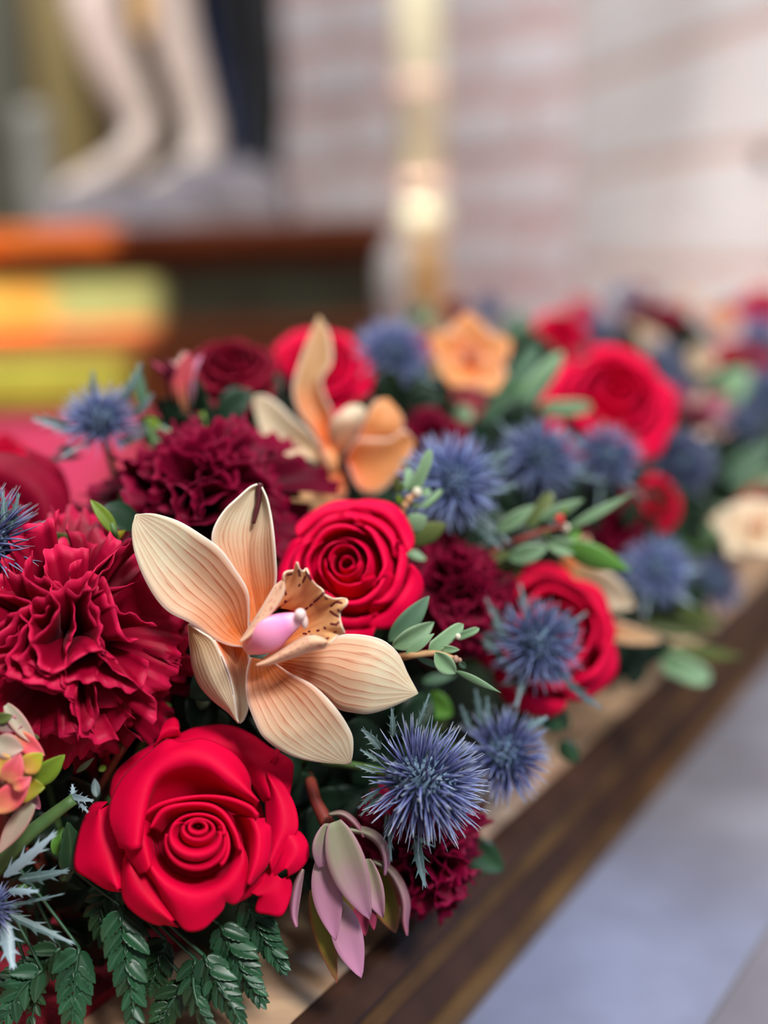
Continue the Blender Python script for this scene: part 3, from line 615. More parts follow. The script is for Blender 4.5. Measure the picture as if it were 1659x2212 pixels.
def rose(label, px, py, d, Rpx, face, mat='rose_bright', spin=0.0, seed=0, skip=0, group=None):
    key = (mat, seed)
    if key not in _RP: _RP[key] = rose_petals(mat, seed)
    R = Rpx / F * d; ax_ = cdir(*face); B = basis(ax_, spin); loc = P(px, py, d)
    root = thing('rose', label, 'rose', loc, group); setm(root, B, loc, (R,)*3); rr = random.Random(seed*7+int(px))
    for li, (n, ms) in enumerate(_RP[key]):
        for k in range(n):
            o = obj('petal', ms[k % 2], root)
            o.rotation_euler = (rr.uniform(-.10, .10)*(li > 0), rr.uniform(-.10, .10)*(li > 0), k*2*math.pi/n + li*1.1 + rr.uniform(-.2, .2)); o.scale = (rr.uniform(.94, 1.06), rr.uniform(.94, 1.06), rr.uniform(.92, 1.08))
    free_stem(root, loc - ax_*R*.75, ax_, B, loc, R)
    return root
def free_stem(root, p, ax_, B, loc, R, mat='stem_green', rad=.002, extra=True):
    q_ = core_point(p, .055); mid = p - ax_*np.linalg.norm(q_-p)*.4
    pts = np.array([(1-t)**2*p + 2*t*(1-t)*mid + t*t*q_ for t in np.linspace(0, 1, 9)])
    pl_ = (pts - loc) @ B / R
    obj('stem', tube('stem', pl_, rad/R, M[mat], 6), root)

def carn_petals(mat, seed):
    r = random.Random(seed); out = []
    for li, (n, phi, Ln, fan, zb) in enumerate([(6, .20, .80, .55, .12), (8, .60, .90, .66, .06), (9, 1.0, 1.0, .70, .0), (9, 1.38, 1.05, .72, -.08), (7, 1.75, .95, .72, -.12)]):
        ms = []
        for var in range(4):
            p1, p2, p3 = [r.uniform(0, 6) for _ in range(3)]; nu, nv = 45, 13
            uu, vv = np.meshgrid(np.linspace(-1, 1, nu), np.linspace(0, 1, nv), indexing='ij')
            tooth = .045*np.where(np.arange(nu) % 4 < 2, 1.0, -.6)[:, None] + .06*np.sin(4*uu+p1)
            Lr = Ln * (vv + tooth*vv**5) * (1 - .16*uu**2*vv)
            w = .06 + (fan*1.25-.06) * vv**1.3
            amp = .20 * vv**1.6
            nrm_ = amp*(.95*np.sin(3.6*uu+p1) + .5*np.sin(7.0*uu+p2+1.5*vv)) + .12*np.sin(2*uu+p3)*vv
            lat = w*uu*(1+.06*np.sin(5*uu+p2)*vv) + .07*np.sin(3*vv+p3)*vv
            an = phi + (.35*vv**2)*(li > 1) - .25*(1-vv) + .35*np.clip(vv-.7, 0, 1)*np.sin(3*uu+p2)
            # petal bends outwards along its length
            x = Lr*np.sin(an) + nrm_*np.cos(phi); z = Lr*np.cos(an) - nrm_*np.sin(phi) - .25 + zb
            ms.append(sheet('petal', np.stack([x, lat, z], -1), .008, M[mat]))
        out.append((n, ms))
    return out
_CP = {}
def carnation(label, px, py, d, Rpx, face, mat='carnation_dark', spin=0.0, seed=0, group=None):
    key = (mat, seed)
    if key not in _CP: _CP[key] = carn_petals(mat, seed)
    R = Rpx / F * d; ax_ = cdir(*face); B = basis(ax_, spin); loc = P(px, py, d)
    root = thing('carnation', label, 'carnation', loc, group); setm(root, B, loc, (R,)*3); rr = random.Random(seed*5+int(px))
    for li, (n, ms) in enumerate(_CP[key]):
        for k in range(n):
            o = obj('petal', ms[(k + li) % 4], root)
            o.rotation_euler = (rr.uniform(-.15, .15), rr.uniform(-.15, .15), k*2*math.pi/n + li*.7 + rr.uniform(-.2, .2)); o.scale = (rr.uniform(.88, 1.08),)*3
    o = obj('calyx', lathe('calyx', [(.05, -.75), (.14, -.6), (.16, -.35), (.12, -.2)], M['stem_green'], 12), root)
    free_stem(root, loc - ax_*R*.7, ax_, B, loc, R)
    return root

def spine_mesh(mat, bend, name='spine'):
    V, UV = [], []
    for v, r in ((0, .030), (.35, .038), (.7, .024), (1.0, .003)):
        for k in range(4): V.append((r*math.cos(k*math.pi/2), r*math.sin(k*math.pi/2)*.6 + bend*v*v, v)); UV.append((.5, v))
    f = [(i*4+j, i*4+(j+1) % 4, (i+1)*4+(j+1) % 4, (i+1)*4+j) for i in range(3) for j in range(4)]
    return np.array(V), f, np.array(UV)
_SPI = {}
def spine_objmesh(mat, b):
    if (mat, b) not in _SPI:
        V, f, UV = spine_mesh(mat, b); _SPI[(mat, b)] = mesh('spine', V, f, M[mat], UV)
    return _SPI[(mat, b)]
_FB = {}
def floret_mesh(elong, cr_):
    if elong in _FB: return _FB[elong]
    V = []; f = []
    ga = math.pi*(3-5**.5); ncount = 90
    def ball(c, r, nrm_):
        b = len(V); Bz = basis(nrm_)
        for zz, rr in ((0, 1.0), (.6, .9), (1.0, .45)):
            for k in range(6): V.append(c + Bz @ (np.array([rr*math.cos(k*1.047), rr*math.sin(k*1.047), zz*1.3]) * r))
        for i in range(2):
            for j in range(6): f.append((b+i*6+j, b+i*6+(j+1) % 6, b+(i+1)*6+(j+1) % 6, b+(i+1)*6+j))
        f.append(tuple(b+12+j for j in range(6)))
    for i in range(ncount):
        ct = 1 - 1.3*(i+.5)/ncount; st_ = math.sqrt(max(0, 1-ct*ct)); an = ga*i
        n_ = np.array([st_*math.cos(an), st_*math.sin(an), ct]); ball(np.array([n_[0]*cr_, n_[1]*cr_, n_[2]*cr_*elong])*.96, .042, n_)
    _FB[elong] = mesh('florets', np.array(V), f, M['floret']); return _FB[elong]
_CORE = {}
def thistle(label, px, py, d, Rpx, face, spin=0.0, mat='spine', single=False, n=230, nb=7, blen=1.15, elong=1.35, bracts=None, T=None, seed=1, group=None, leafmat='thistle_leaf', bdt=.0, stem_=True, cone=2.05):
    R = Rpx / F * d; ax_ = cdir(*face); B = basis(ax_, spin); loc = P(px, py, d); rr = random.Random(seed)
    root = thing('thistle', label, 'thistle', loc, group); setm(root, B, loc, (R,)*3)
    cr_ = .36
    if elong not in _CORE:
        _CORE[elong] = lathe('flower_head', [(max(cr_*math.sin(a), .01), -cr_*elong*math.cos(a)) for a in np.linspace(.1, math.pi-.05, 14)], M['floret'], 18)
    obj('flower_head', _CORE[elong], root)
    obj('florets', floret_mesh(elong, cr_), root, 'stuff')
    ga = math.pi*(3-5**.5); VV, FF, UU = [], [], []
    for i in range(n):
        ct = 1 - (1-math.cos(cone))*(i+.5)/n; st_ = math.sqrt(max(0, 1-ct*ct)); an = ga*i + rr.uniform(-.15, .15)
        nn = np.array([st_*math.cos(an), st_*math.sin(an), ct]); p = np.array([nn[0]*cr_, nn[1]*cr_, nn[2]*cr_*elong])*.92
        dr = nn + np.array([0, 0, .18]) + .10*np.array([rr.uniform(-1, 1) for _ in range(3)]); dr /= np.linalg.norm(dr)
        ln = (.60 if ct < .75 else .34 + .22*rr.random()) * rr.uniform(.78, 1.12); Bs = basis(dr, rr.uniform(0, 6)); b = (-.12, .0, .1, .2)[i % 4]; ws = rr.uniform(.75, 1.25)*.62
        if single:
            o = obj('spine', spine_objmesh(mat, b), root); setm(o, Bs, p, (ws, ws, ln))
        else:
            V, f, UV = spine_mesh(mat, b); k0 = len(VV)*16
            VV.append(p + (V * np.array([ws, ws, ln])) @ Bs.T); FF += [tuple(k0+x for x in q_) for q_ in f]; UU.append(UV)
    if not single:
        obj('spines', mesh('spines', np.vstack(VV), FF, M[mat], np.vstack(UU)), root, 'stuff')
    for k in range(nb):
        an = k*2*math.pi/nb + rr.uniform(-.2, .2); el = rr.uniform(-.35, .25); L = blen*rr.uniform(.8, 1.15)
        xd = np.array([math.cos(an)*math.cos(el), math.sin(an)*math.cos(el), math.sin(el)]); zz = np.array([0, 0, 1.0]) - xd*xd[2]; zz /= np.linalg.norm(zz)
        o = obj('bract', leaf_mesh('spiny', leafmat, k % 3, 'bract'), root)
        setm(o, np.stack([xd, np.cross(zz, xd), zz], 1), np.array([0, 0, -cr_*elong*.75]) + xd*.1, (L, .26, .26))
    for bt in (bracts or []):
        b, t, w = bt[:3]; mt = bt[3] if len(bt) > 3 else leafmat; dtt = bt[4] if len(bt) > 4 else bdt
        s = 1.0
        if T is not None: b = (b[0]*T[2]+T[0], b[1]*T[2]+T[1]); t = (t[0]*T[2]+T[0], t[1]*T[2]+T[1]); s = T[2]
        bw, tw = P(*b, d), P(*t, d - dtt); x = tw - bw; L = np.linalg.norm(x); x /= L; c = CAM - bw; z = c - (c @ x)*x; z /= np.linalg.norm(z)
        o = obj('bract', leaf_mesh('spiny', mt, len(VV) % 3, 'bract'), root)
        setm(o, B.T @ np.stack([x, np.cross(z, x), z], 1), B.T @ (bw - loc) / R, (L/R, w*s/F*d/R, w*s/F*d/R))
    if stem_: free_stem(root, loc - ax_*R*cr_*elong, ax_, B, loc, R, rad=.0014)
    return root

def orchid(label, px, py, d, Rpx, face, spin=0.0, mat='orchid_far', seed=1, group=None, closed=0.3, wide=1.0):
    R = Rpx / F * d; ax_ = cdir(*face); B = basis(ax_, spin); loc = P(px, py, d)
    root = thing('orchid', label, 'orchid', loc, group); setm(root, B, loc, (R,)*3)
    uu, vv = np.meshgrid(np.linspace(-1, 1, 9), np.linspace(0, 1, 17), indexing='ij')
    w = (.08 + .30*wide*np.sin(math.pi*vv**.8))*np.sqrt(np.clip(1-vv**6, 0, 1)); rr = random.Random(seed)
    G = np.stack([vv*(1-.12*closed), uu*w, closed*.9*vv**1.5 - .35*vv**3 + .22*w*np.abs(uu)], -1)
    me = sheet('petal', G, .012, M[mat])
    for k in range(5):
        o = obj('petal', me, root); o.rotation_euler = (0, rr.uniform(-.2, .2), k*2*math.pi/5 + rr.uniform(-.1, .1)); o.scale = (rr.uniform(.9, 1.05), rr.uniform(.9, 1.1), 1)
    th = uu*2.1; rl = .10 + .26*vv**1.3*(1+.12*np.sin(9*uu))
    lip = sheet('lip', np.stack([rl*np.cos(th)*1.1 + .06, rl*np.sin(th), .05 + .42*vv - .25*vv**4], -1), .012, M[mat]); o = obj('lip', lip, root); o.rotation_euler = (0, .35, -1.9)
    o = obj('column', lathe('column', [(.02, 0), (.09, .05), (.10, .25), (.07, .38), (.02, .43)], M['column'], 12), root); o.rotation_euler = (0, -.35, -1.9)
    free_stem(root, loc, ax_, B, loc, R, rad=.0016)
    return root
def bud(label, name, cat, px, py, d, Rpx, face, mats, spin=0.0, n=9, seed=0, open_=.35, group=None, kind='bract', part='bract'):
    """leucadendron or lisianthus head: overlapping bracts round an axis"""
    R = Rpx / F * d; ax_ = cdir(*face); B = basis(ax_, spin); loc = P(px, py, d); rr = random.Random(seed)
    root = thing(name, label, cat, loc, group); setm(root, B, loc, (R,)*3)
    for k in range(n):
        an = k*2.4; el = 1.35 - open_*(k/n)*2.2 - .1*rr.random(); L = 1.9*(.75+.3*k/n)
        xd = np.array([math.cos(an)*math.cos(el), math.sin(an)*math.cos(el), math.sin(el)]); zz = -np.array([math.cos(an), math.sin(an), 0]); zz = zz - (zz@xd)*xd; zz /= np.linalg.norm(zz)
        o = obj(part, leaf_mesh(kind, mats[k % len(mats)], 1, part), root); setm(o, np.stack([xd, np.cross(zz, xd), zz], 1), np.array([.1*math.cos(an), .1*math.sin(an), -.9]), (L, .8, .8))
    free_stem(root, loc - ax_*R*.9, ax_, B, loc, R, 'stem_red', .0016)
    return root

# ------------------------------------------------------------------ peach orchid in the middle (crop of the photo: px = 270 + X/2.5136, py = 1000 + Y/2.5136)
TO = (270, 1000, 1/2.5136); D = .337
oc = P(530, 1385, D + .012)
orc = thing('orchid', 'large peach orchid in full view with red-brown veins and a pink column', 'orchid', oc)
def lr(name, Lp, Rp, dl, dm, dr, mat='orchid', d0=D, root=orc, T=TO, nu=13, nv=33, wav=0.0):
    """petal between two edges, base first; dl, dm, dr = mm towards the viewer of left edge, middle, right edge along the length"""
    A = catmull(np.array(Lp, float), nv); C_ = catmull(np.array(Rp, float), nv); v = np.linspace(0, 1, nv)
    it = lambda q: catmull(np.c_[np.linspace(0, 1, len(q)), q], nv)[:, 1]
    rings = []
    for t in np.linspace(0, 1, nu):
        xy = A*(1-t) + C_*t; wl, wr, wm = max(0, 1-2*t)**1.4, max(0, 2*t-1)**1.4, 0
        wm = 1 - wl - wr; dz = it(dl)*wl + it(dm)*wm + it(dr)*wr + wav*np.sin(v*19 + 3*t)*abs(2*t-1)**3
        a = np.c_[xy*T[2] + np.array(T[:2]), d0 - dz*.001]; rings.append(Parr(a))
    return obj(name, sheet(name, np.stack(rings) - np.array(root.location), .0006, M[mat]), root)
lr('petal', [(640, 1000), (560, 990), (470, 950), (400, 900), (340, 862), (240, 812), (170, 740), (100, 620), (50, 480), (38, 360), (60, 281)],
   [(680, 930), (672, 880), (676, 800), (665, 690), (600, 580), (520, 470), (420, 395), (300, 320), (180, 280), (110, 274), (62, 280)],
   [0, 4, 6, 5, 1], [-2, 0, 2, 3, 1], [0, 5, 7, 5, 1], wav=.25)
lr('petal', [(690, 900), (640, 790), (600, 660), (540, 570), (497, 490), (472, 425), (484, 350), (540, 258), (612, 190), (680, 131), (718, 116)],
   [(720, 850), (700, 730), (690, 600), (700, 500), (705, 400), (712, 330), (718, 270), (722, 220), (722, 180), (722, 150), (722, 118)],
   [-4, 0, 4, 2, -2], [-5, -3, -2, -3, -4], [-6, -6, -7, -6, -3], d0=D + .006)
lr('petal', [(720, 850), (690, 720), (655, 600), (640, 480), (655, 400), (690, 330), (715, 270), (722, 220), (722, 180), (724, 150), (726, 120)],
   [(780, 800), (808, 720), (822, 620), (820, 540), (812, 430), (803, 350), (790, 270), (772, 195), (755, 155), (742, 130), (730, 118)],
   [-6, -6, -7, -6, -3], [-5, -3, -3, -4, -4], [-3, 1, 2, 0, -2], d0=D + .006)
px_loft('petal_crease', [[(690, 330), (700, 260), (712, 215), (712, 150), (724, 110)], [(700, 330, 1.2), (712, 265, 1.2), (724, 210, 1.2), (727, 150, 1.2), (738, 108, 1.2)], [(704, 330), (724, 268), (737, 205), (742, 160), (750, 118)]], D + .0085, 5, 14, .0005, M['crease_maroon'], orc, TO)
# folded petal: pale outer face and striped inner face
lr('petal', [(480, 962), (500, 1000), (530, 1060), (552, 1115), (572, 1175), (588, 1250), (597, 1320), (605, 1380), (618, 1410)],
   [(670, 1000), (676, 1060), (680, 1110), (676, 1160), (668, 1220), (668, 1280), (668, 1335), (645, 1395), (622, 1413)],
   [6, 7, 6, 3], [-3, -4, -3, 0], [-1, -2, -1, 1], d0=D + .003)
lr('petal', [(346, 874), (348, 930), (356, 1020), (368, 1110), (405, 1205), (480, 1290), (555, 1348), (598, 1392), (616, 1412)],
   [(348, 874), (410, 915), (480, 962), (530, 1060), (572, 1175), (588, 1250), (597, 1320), (605, 1385), (620, 1411)],
   [2, 1, 0, 2], [4, 6, 5, 3], [6, 7, 6, 3], d0=D + .003, mat='orchid_cream')
lr('petal', [(680, 1055), (664, 1110), (655, 1180), (660, 1280), (690, 1370), (730, 1460), (760, 1498), (830, 1550), (930, 1598), (1060, 1624), (1218, 1634)],
   [(800, 1080), (850, 1110), (910, 1150), (1010, 1200), (1080, 1258), (1150, 1338), (1200, 1410), (1235, 1480), (1240, 1540), (1236, 1590), (1224, 1632)],
   [0, 5, 7, 5, 0], [-2, 2, 6, 5, 0], [0, 5, 8, 5, 0], d0=D - .002, wav=.2)
lr('petal', [(790, 1060), (900, 1010), (1000, 985), (1090, 958), (1180, 932), (1290, 934), (1390, 958), (1452, 1000), (1495, 1055), (1535, 1145), (1592, 1250)],
   [(770, 1100), (845, 1130), (930, 1175), (1030, 1230), (1090, 1275), (1160, 1335), (1250, 1356), (1325, 1361), (1430, 1332), (1530, 1286), (1592, 1251)],
   [-1, 0, 2, 3, 0], [-2, 3, 6, 5, 0], [-2, -1, 2, 3, 0], d0=D + .004)
# lip: ruffled bowl with maroon marks
def lip_sheet():
    rim = [(868, 640), (862, 606), (880, 588), (905, 584), (924, 576), (934, 537), (950, 574), (970, 586), (985, 570), (996, 592), (1012, 630), (1040, 662), (1074, 688), (1086, 712), (1110, 728), (1140, 738), (1198, 734), (1210, 752), (1196, 780), (1172, 806), (1170, 842), (1178, 880), (1186, 905), (1194, 925), (1160, 935), (1130, 965), (1098, 988)]
    mid = [(830, 700), (850, 668), (880, 670), (920, 690), (960, 700), (1000, 730), (1040, 770), (1070, 810), (1070, 850), (1060, 890), (1040, 935), (1060, 965)]
    thr = [(660, 985), (720, 880), (830, 792), (860, 790), (900, 796), (940, 810), (955, 850), (950, 890), (920, 925), (860, 985), (740, 1070)]
    nu, nv = 90, 170
    R = []
    for ring, dz in ((thr, 0), (mid, 4), (rim, 9)):
        a = catmull(np.array(ring, float), nv); R.append(np.c_[a, np.full(nv, dz, float)])
    R[2][:, 2] += 1.2*np.sin(np.linspace(0, 1, nv)*40)
    G = np.stack([catmull(np.stack([R[0][j], R[1][j], R[2][j]]), nu) for j in range(nv)], 1)
    xy = G[..., :2]; base = np.array([.78, .40, .14])[None, None]*np.ones(G.shape[:2])[..., None]
    tt_ = np.linspace(0, 1, nu)[:, None, None]
    base = np.array([.76, .22, .05])*(1-tt_)**1.5 + (1-(1-tt_)**1.5)*np.array([.84, .50, .22])
    st_ = (np.sin(np.linspace(0, 1, nv)*75)*.5+.5)**4; base = base*(1-.22*st_[None, :, None]*np.array([.3, 1, 1])*(1-tt_*.5))
    edge = np.clip((tt_-.955)/.03, 0, 1); base = base*(1-edge) + np.array([.86, .66, .48])*edge
    marks = [[(880, 605), (905, 600)], [(945, 580), (948, 610)], [(968, 645), (985, 615)], [(988, 595), (1012, 632)], [(945, 665), (950, 658)], [(866, 690), (874, 712)], [(868, 752), (874, 748)], [(825, 795), (840, 782)],
             [(1082, 706), (1066, 722)], [(1058, 730), (1030, 752)], [(1018, 765), (1006, 776)], [(992, 786), (980, 794)], [(1092, 732), (1096, 736)],
             [(1122, 778), (1148, 755), (1180, 762)], [(1118, 806), (1140, 822), (1160, 834)], [(1160, 798), (1168, 806)], [(1122, 875), (1150, 880), (1162, 868)], [(1046, 912), (1054, 910)], [(1000, 918), (1004, 916)], [(972, 928), (985, 930)], [(1010, 936), (1020, 938)], [(1046, 944), (1058, 948)], [(1140, 918), (1148, 914)], [(1096, 958), (1106, 954)], [(1000, 945), (1006, 947)], [(1085, 895), (1090, 897)]]
    dm = np.full(G.shape[:2], 1e9)
    for mk in marks:
        for a, b in zip(mk[:-1], mk[1:]):
            a, b = np.array(a, float), np.array(b, float); ab = b-a; t = np.clip(((xy-a)@ab)/(ab@ab), 0, 1); dm = np.minimum(dm, np.linalg.norm(xy-a-t[..., None]*ab, axis=-1))
    k = np.clip((7.5-dm)/2.5, 0, 1)[..., None]; colr = base*(1-k) + np.array([.16, .004, .02])*k
    Q = np.c_[(xy*TO[2]+np.array(TO[:2])).reshape(-1, 2), (D - .006 - G[..., 2].ravel()*.001)]
    return sheet('lip', Parr(Q).reshape(nu, nv, 3) - np.array(orc.location), .0005, M['lip'], None, colr)
obj('lip', lip_sheet(), orc)
def flap(Lp, Rp, dz, seed):
    nu, nv = 26, 70; A = catmull(np.array(Lp, float), nv); C_ = catmull(np.array(Rp, float), nv); r = random.Random(seed)
    t = np.linspace(0, 1, nu)[:, None, None]; xy = A[None]*(1-t) + C_[None]*t; z = (dz[0]*(1-t) + dz[1]*t + dz[2]*4*t*(1-t))[..., 0]*np.ones((nu, nv))
    v = np.linspace(0, 1, nv)[None]; col = np.array([.84, .52, .33])*np.ones((nu, nv, 1)); e = np.abs(np.linspace(-1, 1, nu))[:, None, None]**5
    col = col*(1-e) + np.array([.88, .70, .54])*e
    for _ in range(26):
        c0 = np.array([r.uniform(.2, .8), r.uniform(.25, .95)]); dd = np.hypot((np.linspace(0, 1, nu)[:, None]-c0[0])*1.0, (v-c0[1])*3.2); k = np.clip((.07-dd)/.05, 0, 1)[..., None]*.75
        col = col*(1-k) + np.array([.55, .14, .12])*k
    Q = np.c_[(xy*TO[2]+np.array(TO[:2])).reshape(-1, 2), (D - .006 - z.ravel()*.001)]
    obj('lip_lobe', sheet('lip_lobe', Parr(Q).reshape(nu, nv, 3) - np.array(orc.location), .0005, M['lip'], None, col), orc)
flap([(622, 972), (650, 930), (690, 868), (740, 790), (785, 715), (815, 668), (852, 640)], [(626, 972), (670, 945), (730, 885), (795, 815), (845, 745), (866, 690), (862, 645)], (6, 11, 2), 3)
flap([(712, 1096), (760, 1072), (830, 1030), (900, 985), (960, 950), (1010, 938), (1060, 946), (1096, 966)], [(714, 1099), (780, 1096), (850, 1075), (930, 1050), (1000, 1022), (1050, 1010), (1084, 1002), (1098, 975)], (11, 10, 2.5), 4)
cp_ = np.linspace(0, 1, 15); cw = catmull([(0, 44), (.12, 82), (.35, 94), (.6, 80), (.85, 56), (1, 26)], 15)
cpts = Parr(np.c_[(catmull([(672, 1000), (740, 962), (820, 905), (900, 865), (960, 842)], 15)*TO[2]+np.array(TO[:2])), D - np.interp(cp_, [0, .5, 1], [.010, .016, .018])])
obj('column', tube('column', cpts - np.array(orc.location), cw[:, 1]*TO[2]/F*D, M['column'], 20), orc)
ac = Parr(np.array([[952*TO[2]+270, 822*TO[2]+1000, D-.0205]]))[0]
def ball(name, c, r, mat, root, sq=(1, 1, 1), k=14):
    V = np.array([[r*sq[0]*math.sin(b)*math.cos(a), r*sq[1]*math.sin(b)*math.sin(a), r*sq[2]*math.cos(b)] for b in np.linspace(.12, math.pi-.12, k//2+2) for a in np.arange(k)*2*math.pi/k])
    m_ = k//2+2; f = [(i*k+j, (i+1)*k+j, (i+1)*k+(j+1) % k, i*k+(j+1) % k) for i in range(m_-1) for j in range(k)] + [tuple(range(k)), tuple((m_-1)*k+j for j in range(k))[::-1]]
    o = obj(name, mesh(name, V, f, mat), root); o.location = np.asarray(c) - np.array(root.location); return o
ball('anther_cap', ac, .0018, M['anther'], orc); ball('anther_cap', Parr(np.array([[975*TO[2]+270, 862*TO[2]+1000, D-.0185]]))[0], .0016, M['anther'], orc, (.7, 1, 1.4))
stem_to(orc, oc, 'stem_green', .0022)

# ------------------------------------------------------------------ big red rose in front (px = 130 + X/2.9105, py = 1540 + Y/2.9105)
TR = (130, 1540, 1/2.9105); DR = .330
ros = thing('rose', 'large open velvet red rose in front, below the peach orchid', 'rose', P(425, 1800, DR + .024))
def rp(rings, nu=17, nv=33, mat='rose'):
    rings = [(r if not isinstance(r, tuple) else [(*p[:2], r[1]) for p in r[0]]) for r in rings]
    rings = [[(p[0], p[1], (p[2] if len(p) > 2 else 0) + .0185*(p[1]-800)) for p in r] for r in rings]    # the flower leans back
    px_loft('petal', rings, DR, nu, nv, .0005, M[mat], ros, TR)
def ell(cx, cy, rx, ry, dz, a0=100, a1=470, n=19, tilt=0): return ([(cx+rx*math.cos(math.radians(a)), cy+ry*math.sin(math.radians(a)), dz + tilt*math.sin(math.radians(a))) for a in np.linspace(a0, a1, n)])
rp([ell(860, 780, 30, 30, -17), ell(860, 785, 170, 160, -14), ell(860, 770, 300, 290, -13), ell(860, 740, 430, 460, -14)], 15, 50)
# spiral heart: nested rolled petals
rp([ell(868, 712, 16, 12, 2), ell(866, 716, 52, 36, 12.5), ell(866, 722, 60, 46, 12), ell(868, 745, 70, 72, 2)], 15, 50)
rp([ell(862, 725, 62, 45, 3, 200, 560), ell(868, 728, 92, 58, 12, 205, 560, tilt=-.8), ell(868, 738, 104, 74, 11.2, 205, 560), ell(868, 770, 112, 112, 2, 200, 560)], 15, 50)
rp([ell(862, 750, 105, 80, 2, 10, 250), ell(852, 758, 150, 112, 11, -8, 215, tilt=-1), ell(850, 780, 166, 138, 10, -8, 215), ell(850, 800, 160, 150, 0, 0, 210)], 15, 45)
rp([ell(862, 745, 118, 85, 2, 185, 380), ell(866, 745, 160, 105, 10, 180, 372), ell(868, 745, 172, 112, 9.2, 180, 372), ell(860, 770, 175, 130, 0, 180, 375)], 13, 40)
rp([ell(850, 790, 130, 130, 0, -30, 190), ell(853, 800, 180, 158, 8.5, -35, 195, tilt=-1.5), ell(853, 812, 196, 176, 7.2, -35, 195), ell(855, 820, 180, 170, -3, -30, 190)], 15, 45)
rp([ell(930, 830, 80, 120, 0, -60, 60), ell(960, 830, 92, 140, 7, -65, 60), ell(965, 832, 100, 150, 6, -65, 60), ell(950, 850, 90, 140, -3, -60, 60)], 13, 25)
# cup rims behind the heart
rp([([(640, 760), (700, 690), (800, 652), (900, 646), (980, 680), (1040, 745), (1080, 830)], -3), ([(575, 722), (650, 625), (780, 583), (930, 588), (1025, 645), (1095, 760), (1125, 860)], 8.5), ([(560, 735), (640, 605), (780, 568), (940, 572), (1040, 630), (1115, 760), (1140, 870)], 7.5), ([(545, 790), (610, 640), (780, 590), (930, 600), (1050, 660), (1120, 790), (1130, 890)], -2)], 15, 40)
rp([([(600, 700), (760, 600), (920, 575), (1060, 612), (1180, 690), (1190, 800)], -4), ([(480, 670), (640, 580), (860, 532), (1040, 548), (1180, 602), (1240, 655)], 7.5), ([(470, 680), (630, 565), (860, 520), (1045, 528), (1195, 580), (1248, 640)], 7.0), ([(440, 720), (620, 580), (860, 540), (1050, 560), (1180, 620), (1225, 690)], -2)], 15, 40)
# broad upper petal rolled outwards
rp([([(540, 860), (580, 700), (680, 590), (860, 540), (1060, 570), (1190, 660)], -7), ([(520, 850), (530, 640), (620, 470), (790, 395), (920, 420), (1060, 500), (1215, 620)], 1), ([(500, 850), (545, 570), (610, 402), (780, 328), (920, 350), (1060, 452), (1245, 560)], 9), ([(440, 860), (440, 580), (540, 380), (720, 250), (910, 255), (1080, 370), (1235, 545)], 9.5), ([(376, 848), (305, 640), (385, 415), (625, 195), (690, 165), (760, 182), (900, 162), (1060, 232), (1150, 322), (1196, 420), (1200, 490), (1252, 557)], 4)], 25, 46)
# left side of the cup
rp([([(590, 640), (585, 780), (620, 930)], -5), ([(520, 640), (540, 790), (575, 960)], 5), ([(470, 660), (470, 800), (540, 1000)], 5), ([(430, 690), (405, 850), (500, 1010)], 2)], 15, 24)
# broad lower petal
rp([([(590, 690), (615, 850), (700, 985), (850, 1040), (1000, 990), (1075, 850), (1060, 720)], -9), ([(548, 760), (580, 920), (680, 1040), (840, 1105), (1010, 1050), (1105, 900), (1092, 740)], 3), ([(500, 820), (575, 990), (690, 1130), (850, 1200), (1030, 1120), (1150, 930), (1105, 740)], 5), ([(432, 872), (520, 975), (610, 1090), (640, 1155), (705, 1255), (790, 1366), (890, 1362), (965, 1298), (1025, 1232), (1040, 1185), (1095, 1203), (1145, 1150), (1176, 1050), (1172, 900), (1100, 765)], 1)], 25, 50)
rp([([(440, 860), (560, 1030), (640, 1140), (740, 1300)], -1), ([(415, 880), (450, 1060), (560, 1200), (700, 1310)], 1), ([(396, 915), (390, 1130), (425, 1215), (520, 1292), (610, 1332), (665, 1330), (745, 1345)], -4)], 17, 34)
rp([([(1100, 1180), (1180, 1100), (1250, 1000)], -4), ([(1110, 1190), (1190, 1130), (1270, 1040)], -5), ([(1090, 1205), (1195, 1150), (1290, 1060)], -7)], 9, 14)
# right side
rp([([(1085, 640), (1140, 760), (1165, 900), (1150, 1060)], -8), ([(1190, 660), (1225, 770), (1218, 900), (1180, 1075)], 5), ([(1240, 664), (1275, 780), (1262, 940), (1188, 1080)], 5), ([(1285, 660), (1290, 690), (1325, 720), (1322, 880), (1295, 970), (1195, 1086)], 2)], 17, 30)
rp([([(1285, 380), (1290, 560), (1290, 740), (1250, 940)], -6), ([(1310, 400), (1370, 560), (1380, 740), (1310, 940)], -1), ([(1292, 366), (1340, 390), (1410, 458), (1480, 595), (1494, 735), (1430, 820), (1330, 1000)], -3)], 17, 34)
rp([([(1300, 860), (1310, 960), (1330, 1040)], -6), ([(1430, 760), (1470, 870), (1420, 980)], -2), ([(1430, 742), (1500, 744), (1548, 800), (1564, 868), (1552, 930), (1500, 990), (1432, 1026)], -5)], 15, 30)
rp([([(1320, 960), (1250, 1040), (1160, 1110)], -6), ([(1390, 1040), (1330, 1120), (1240, 1150)], -5), ([(1430, 1020), (1456, 1080), (1438, 1190), (1390, 1276), (1300, 1266), (1232, 1250), (1236, 1195), (1252, 1150), (1200, 1120)], -8)], 15, 30)
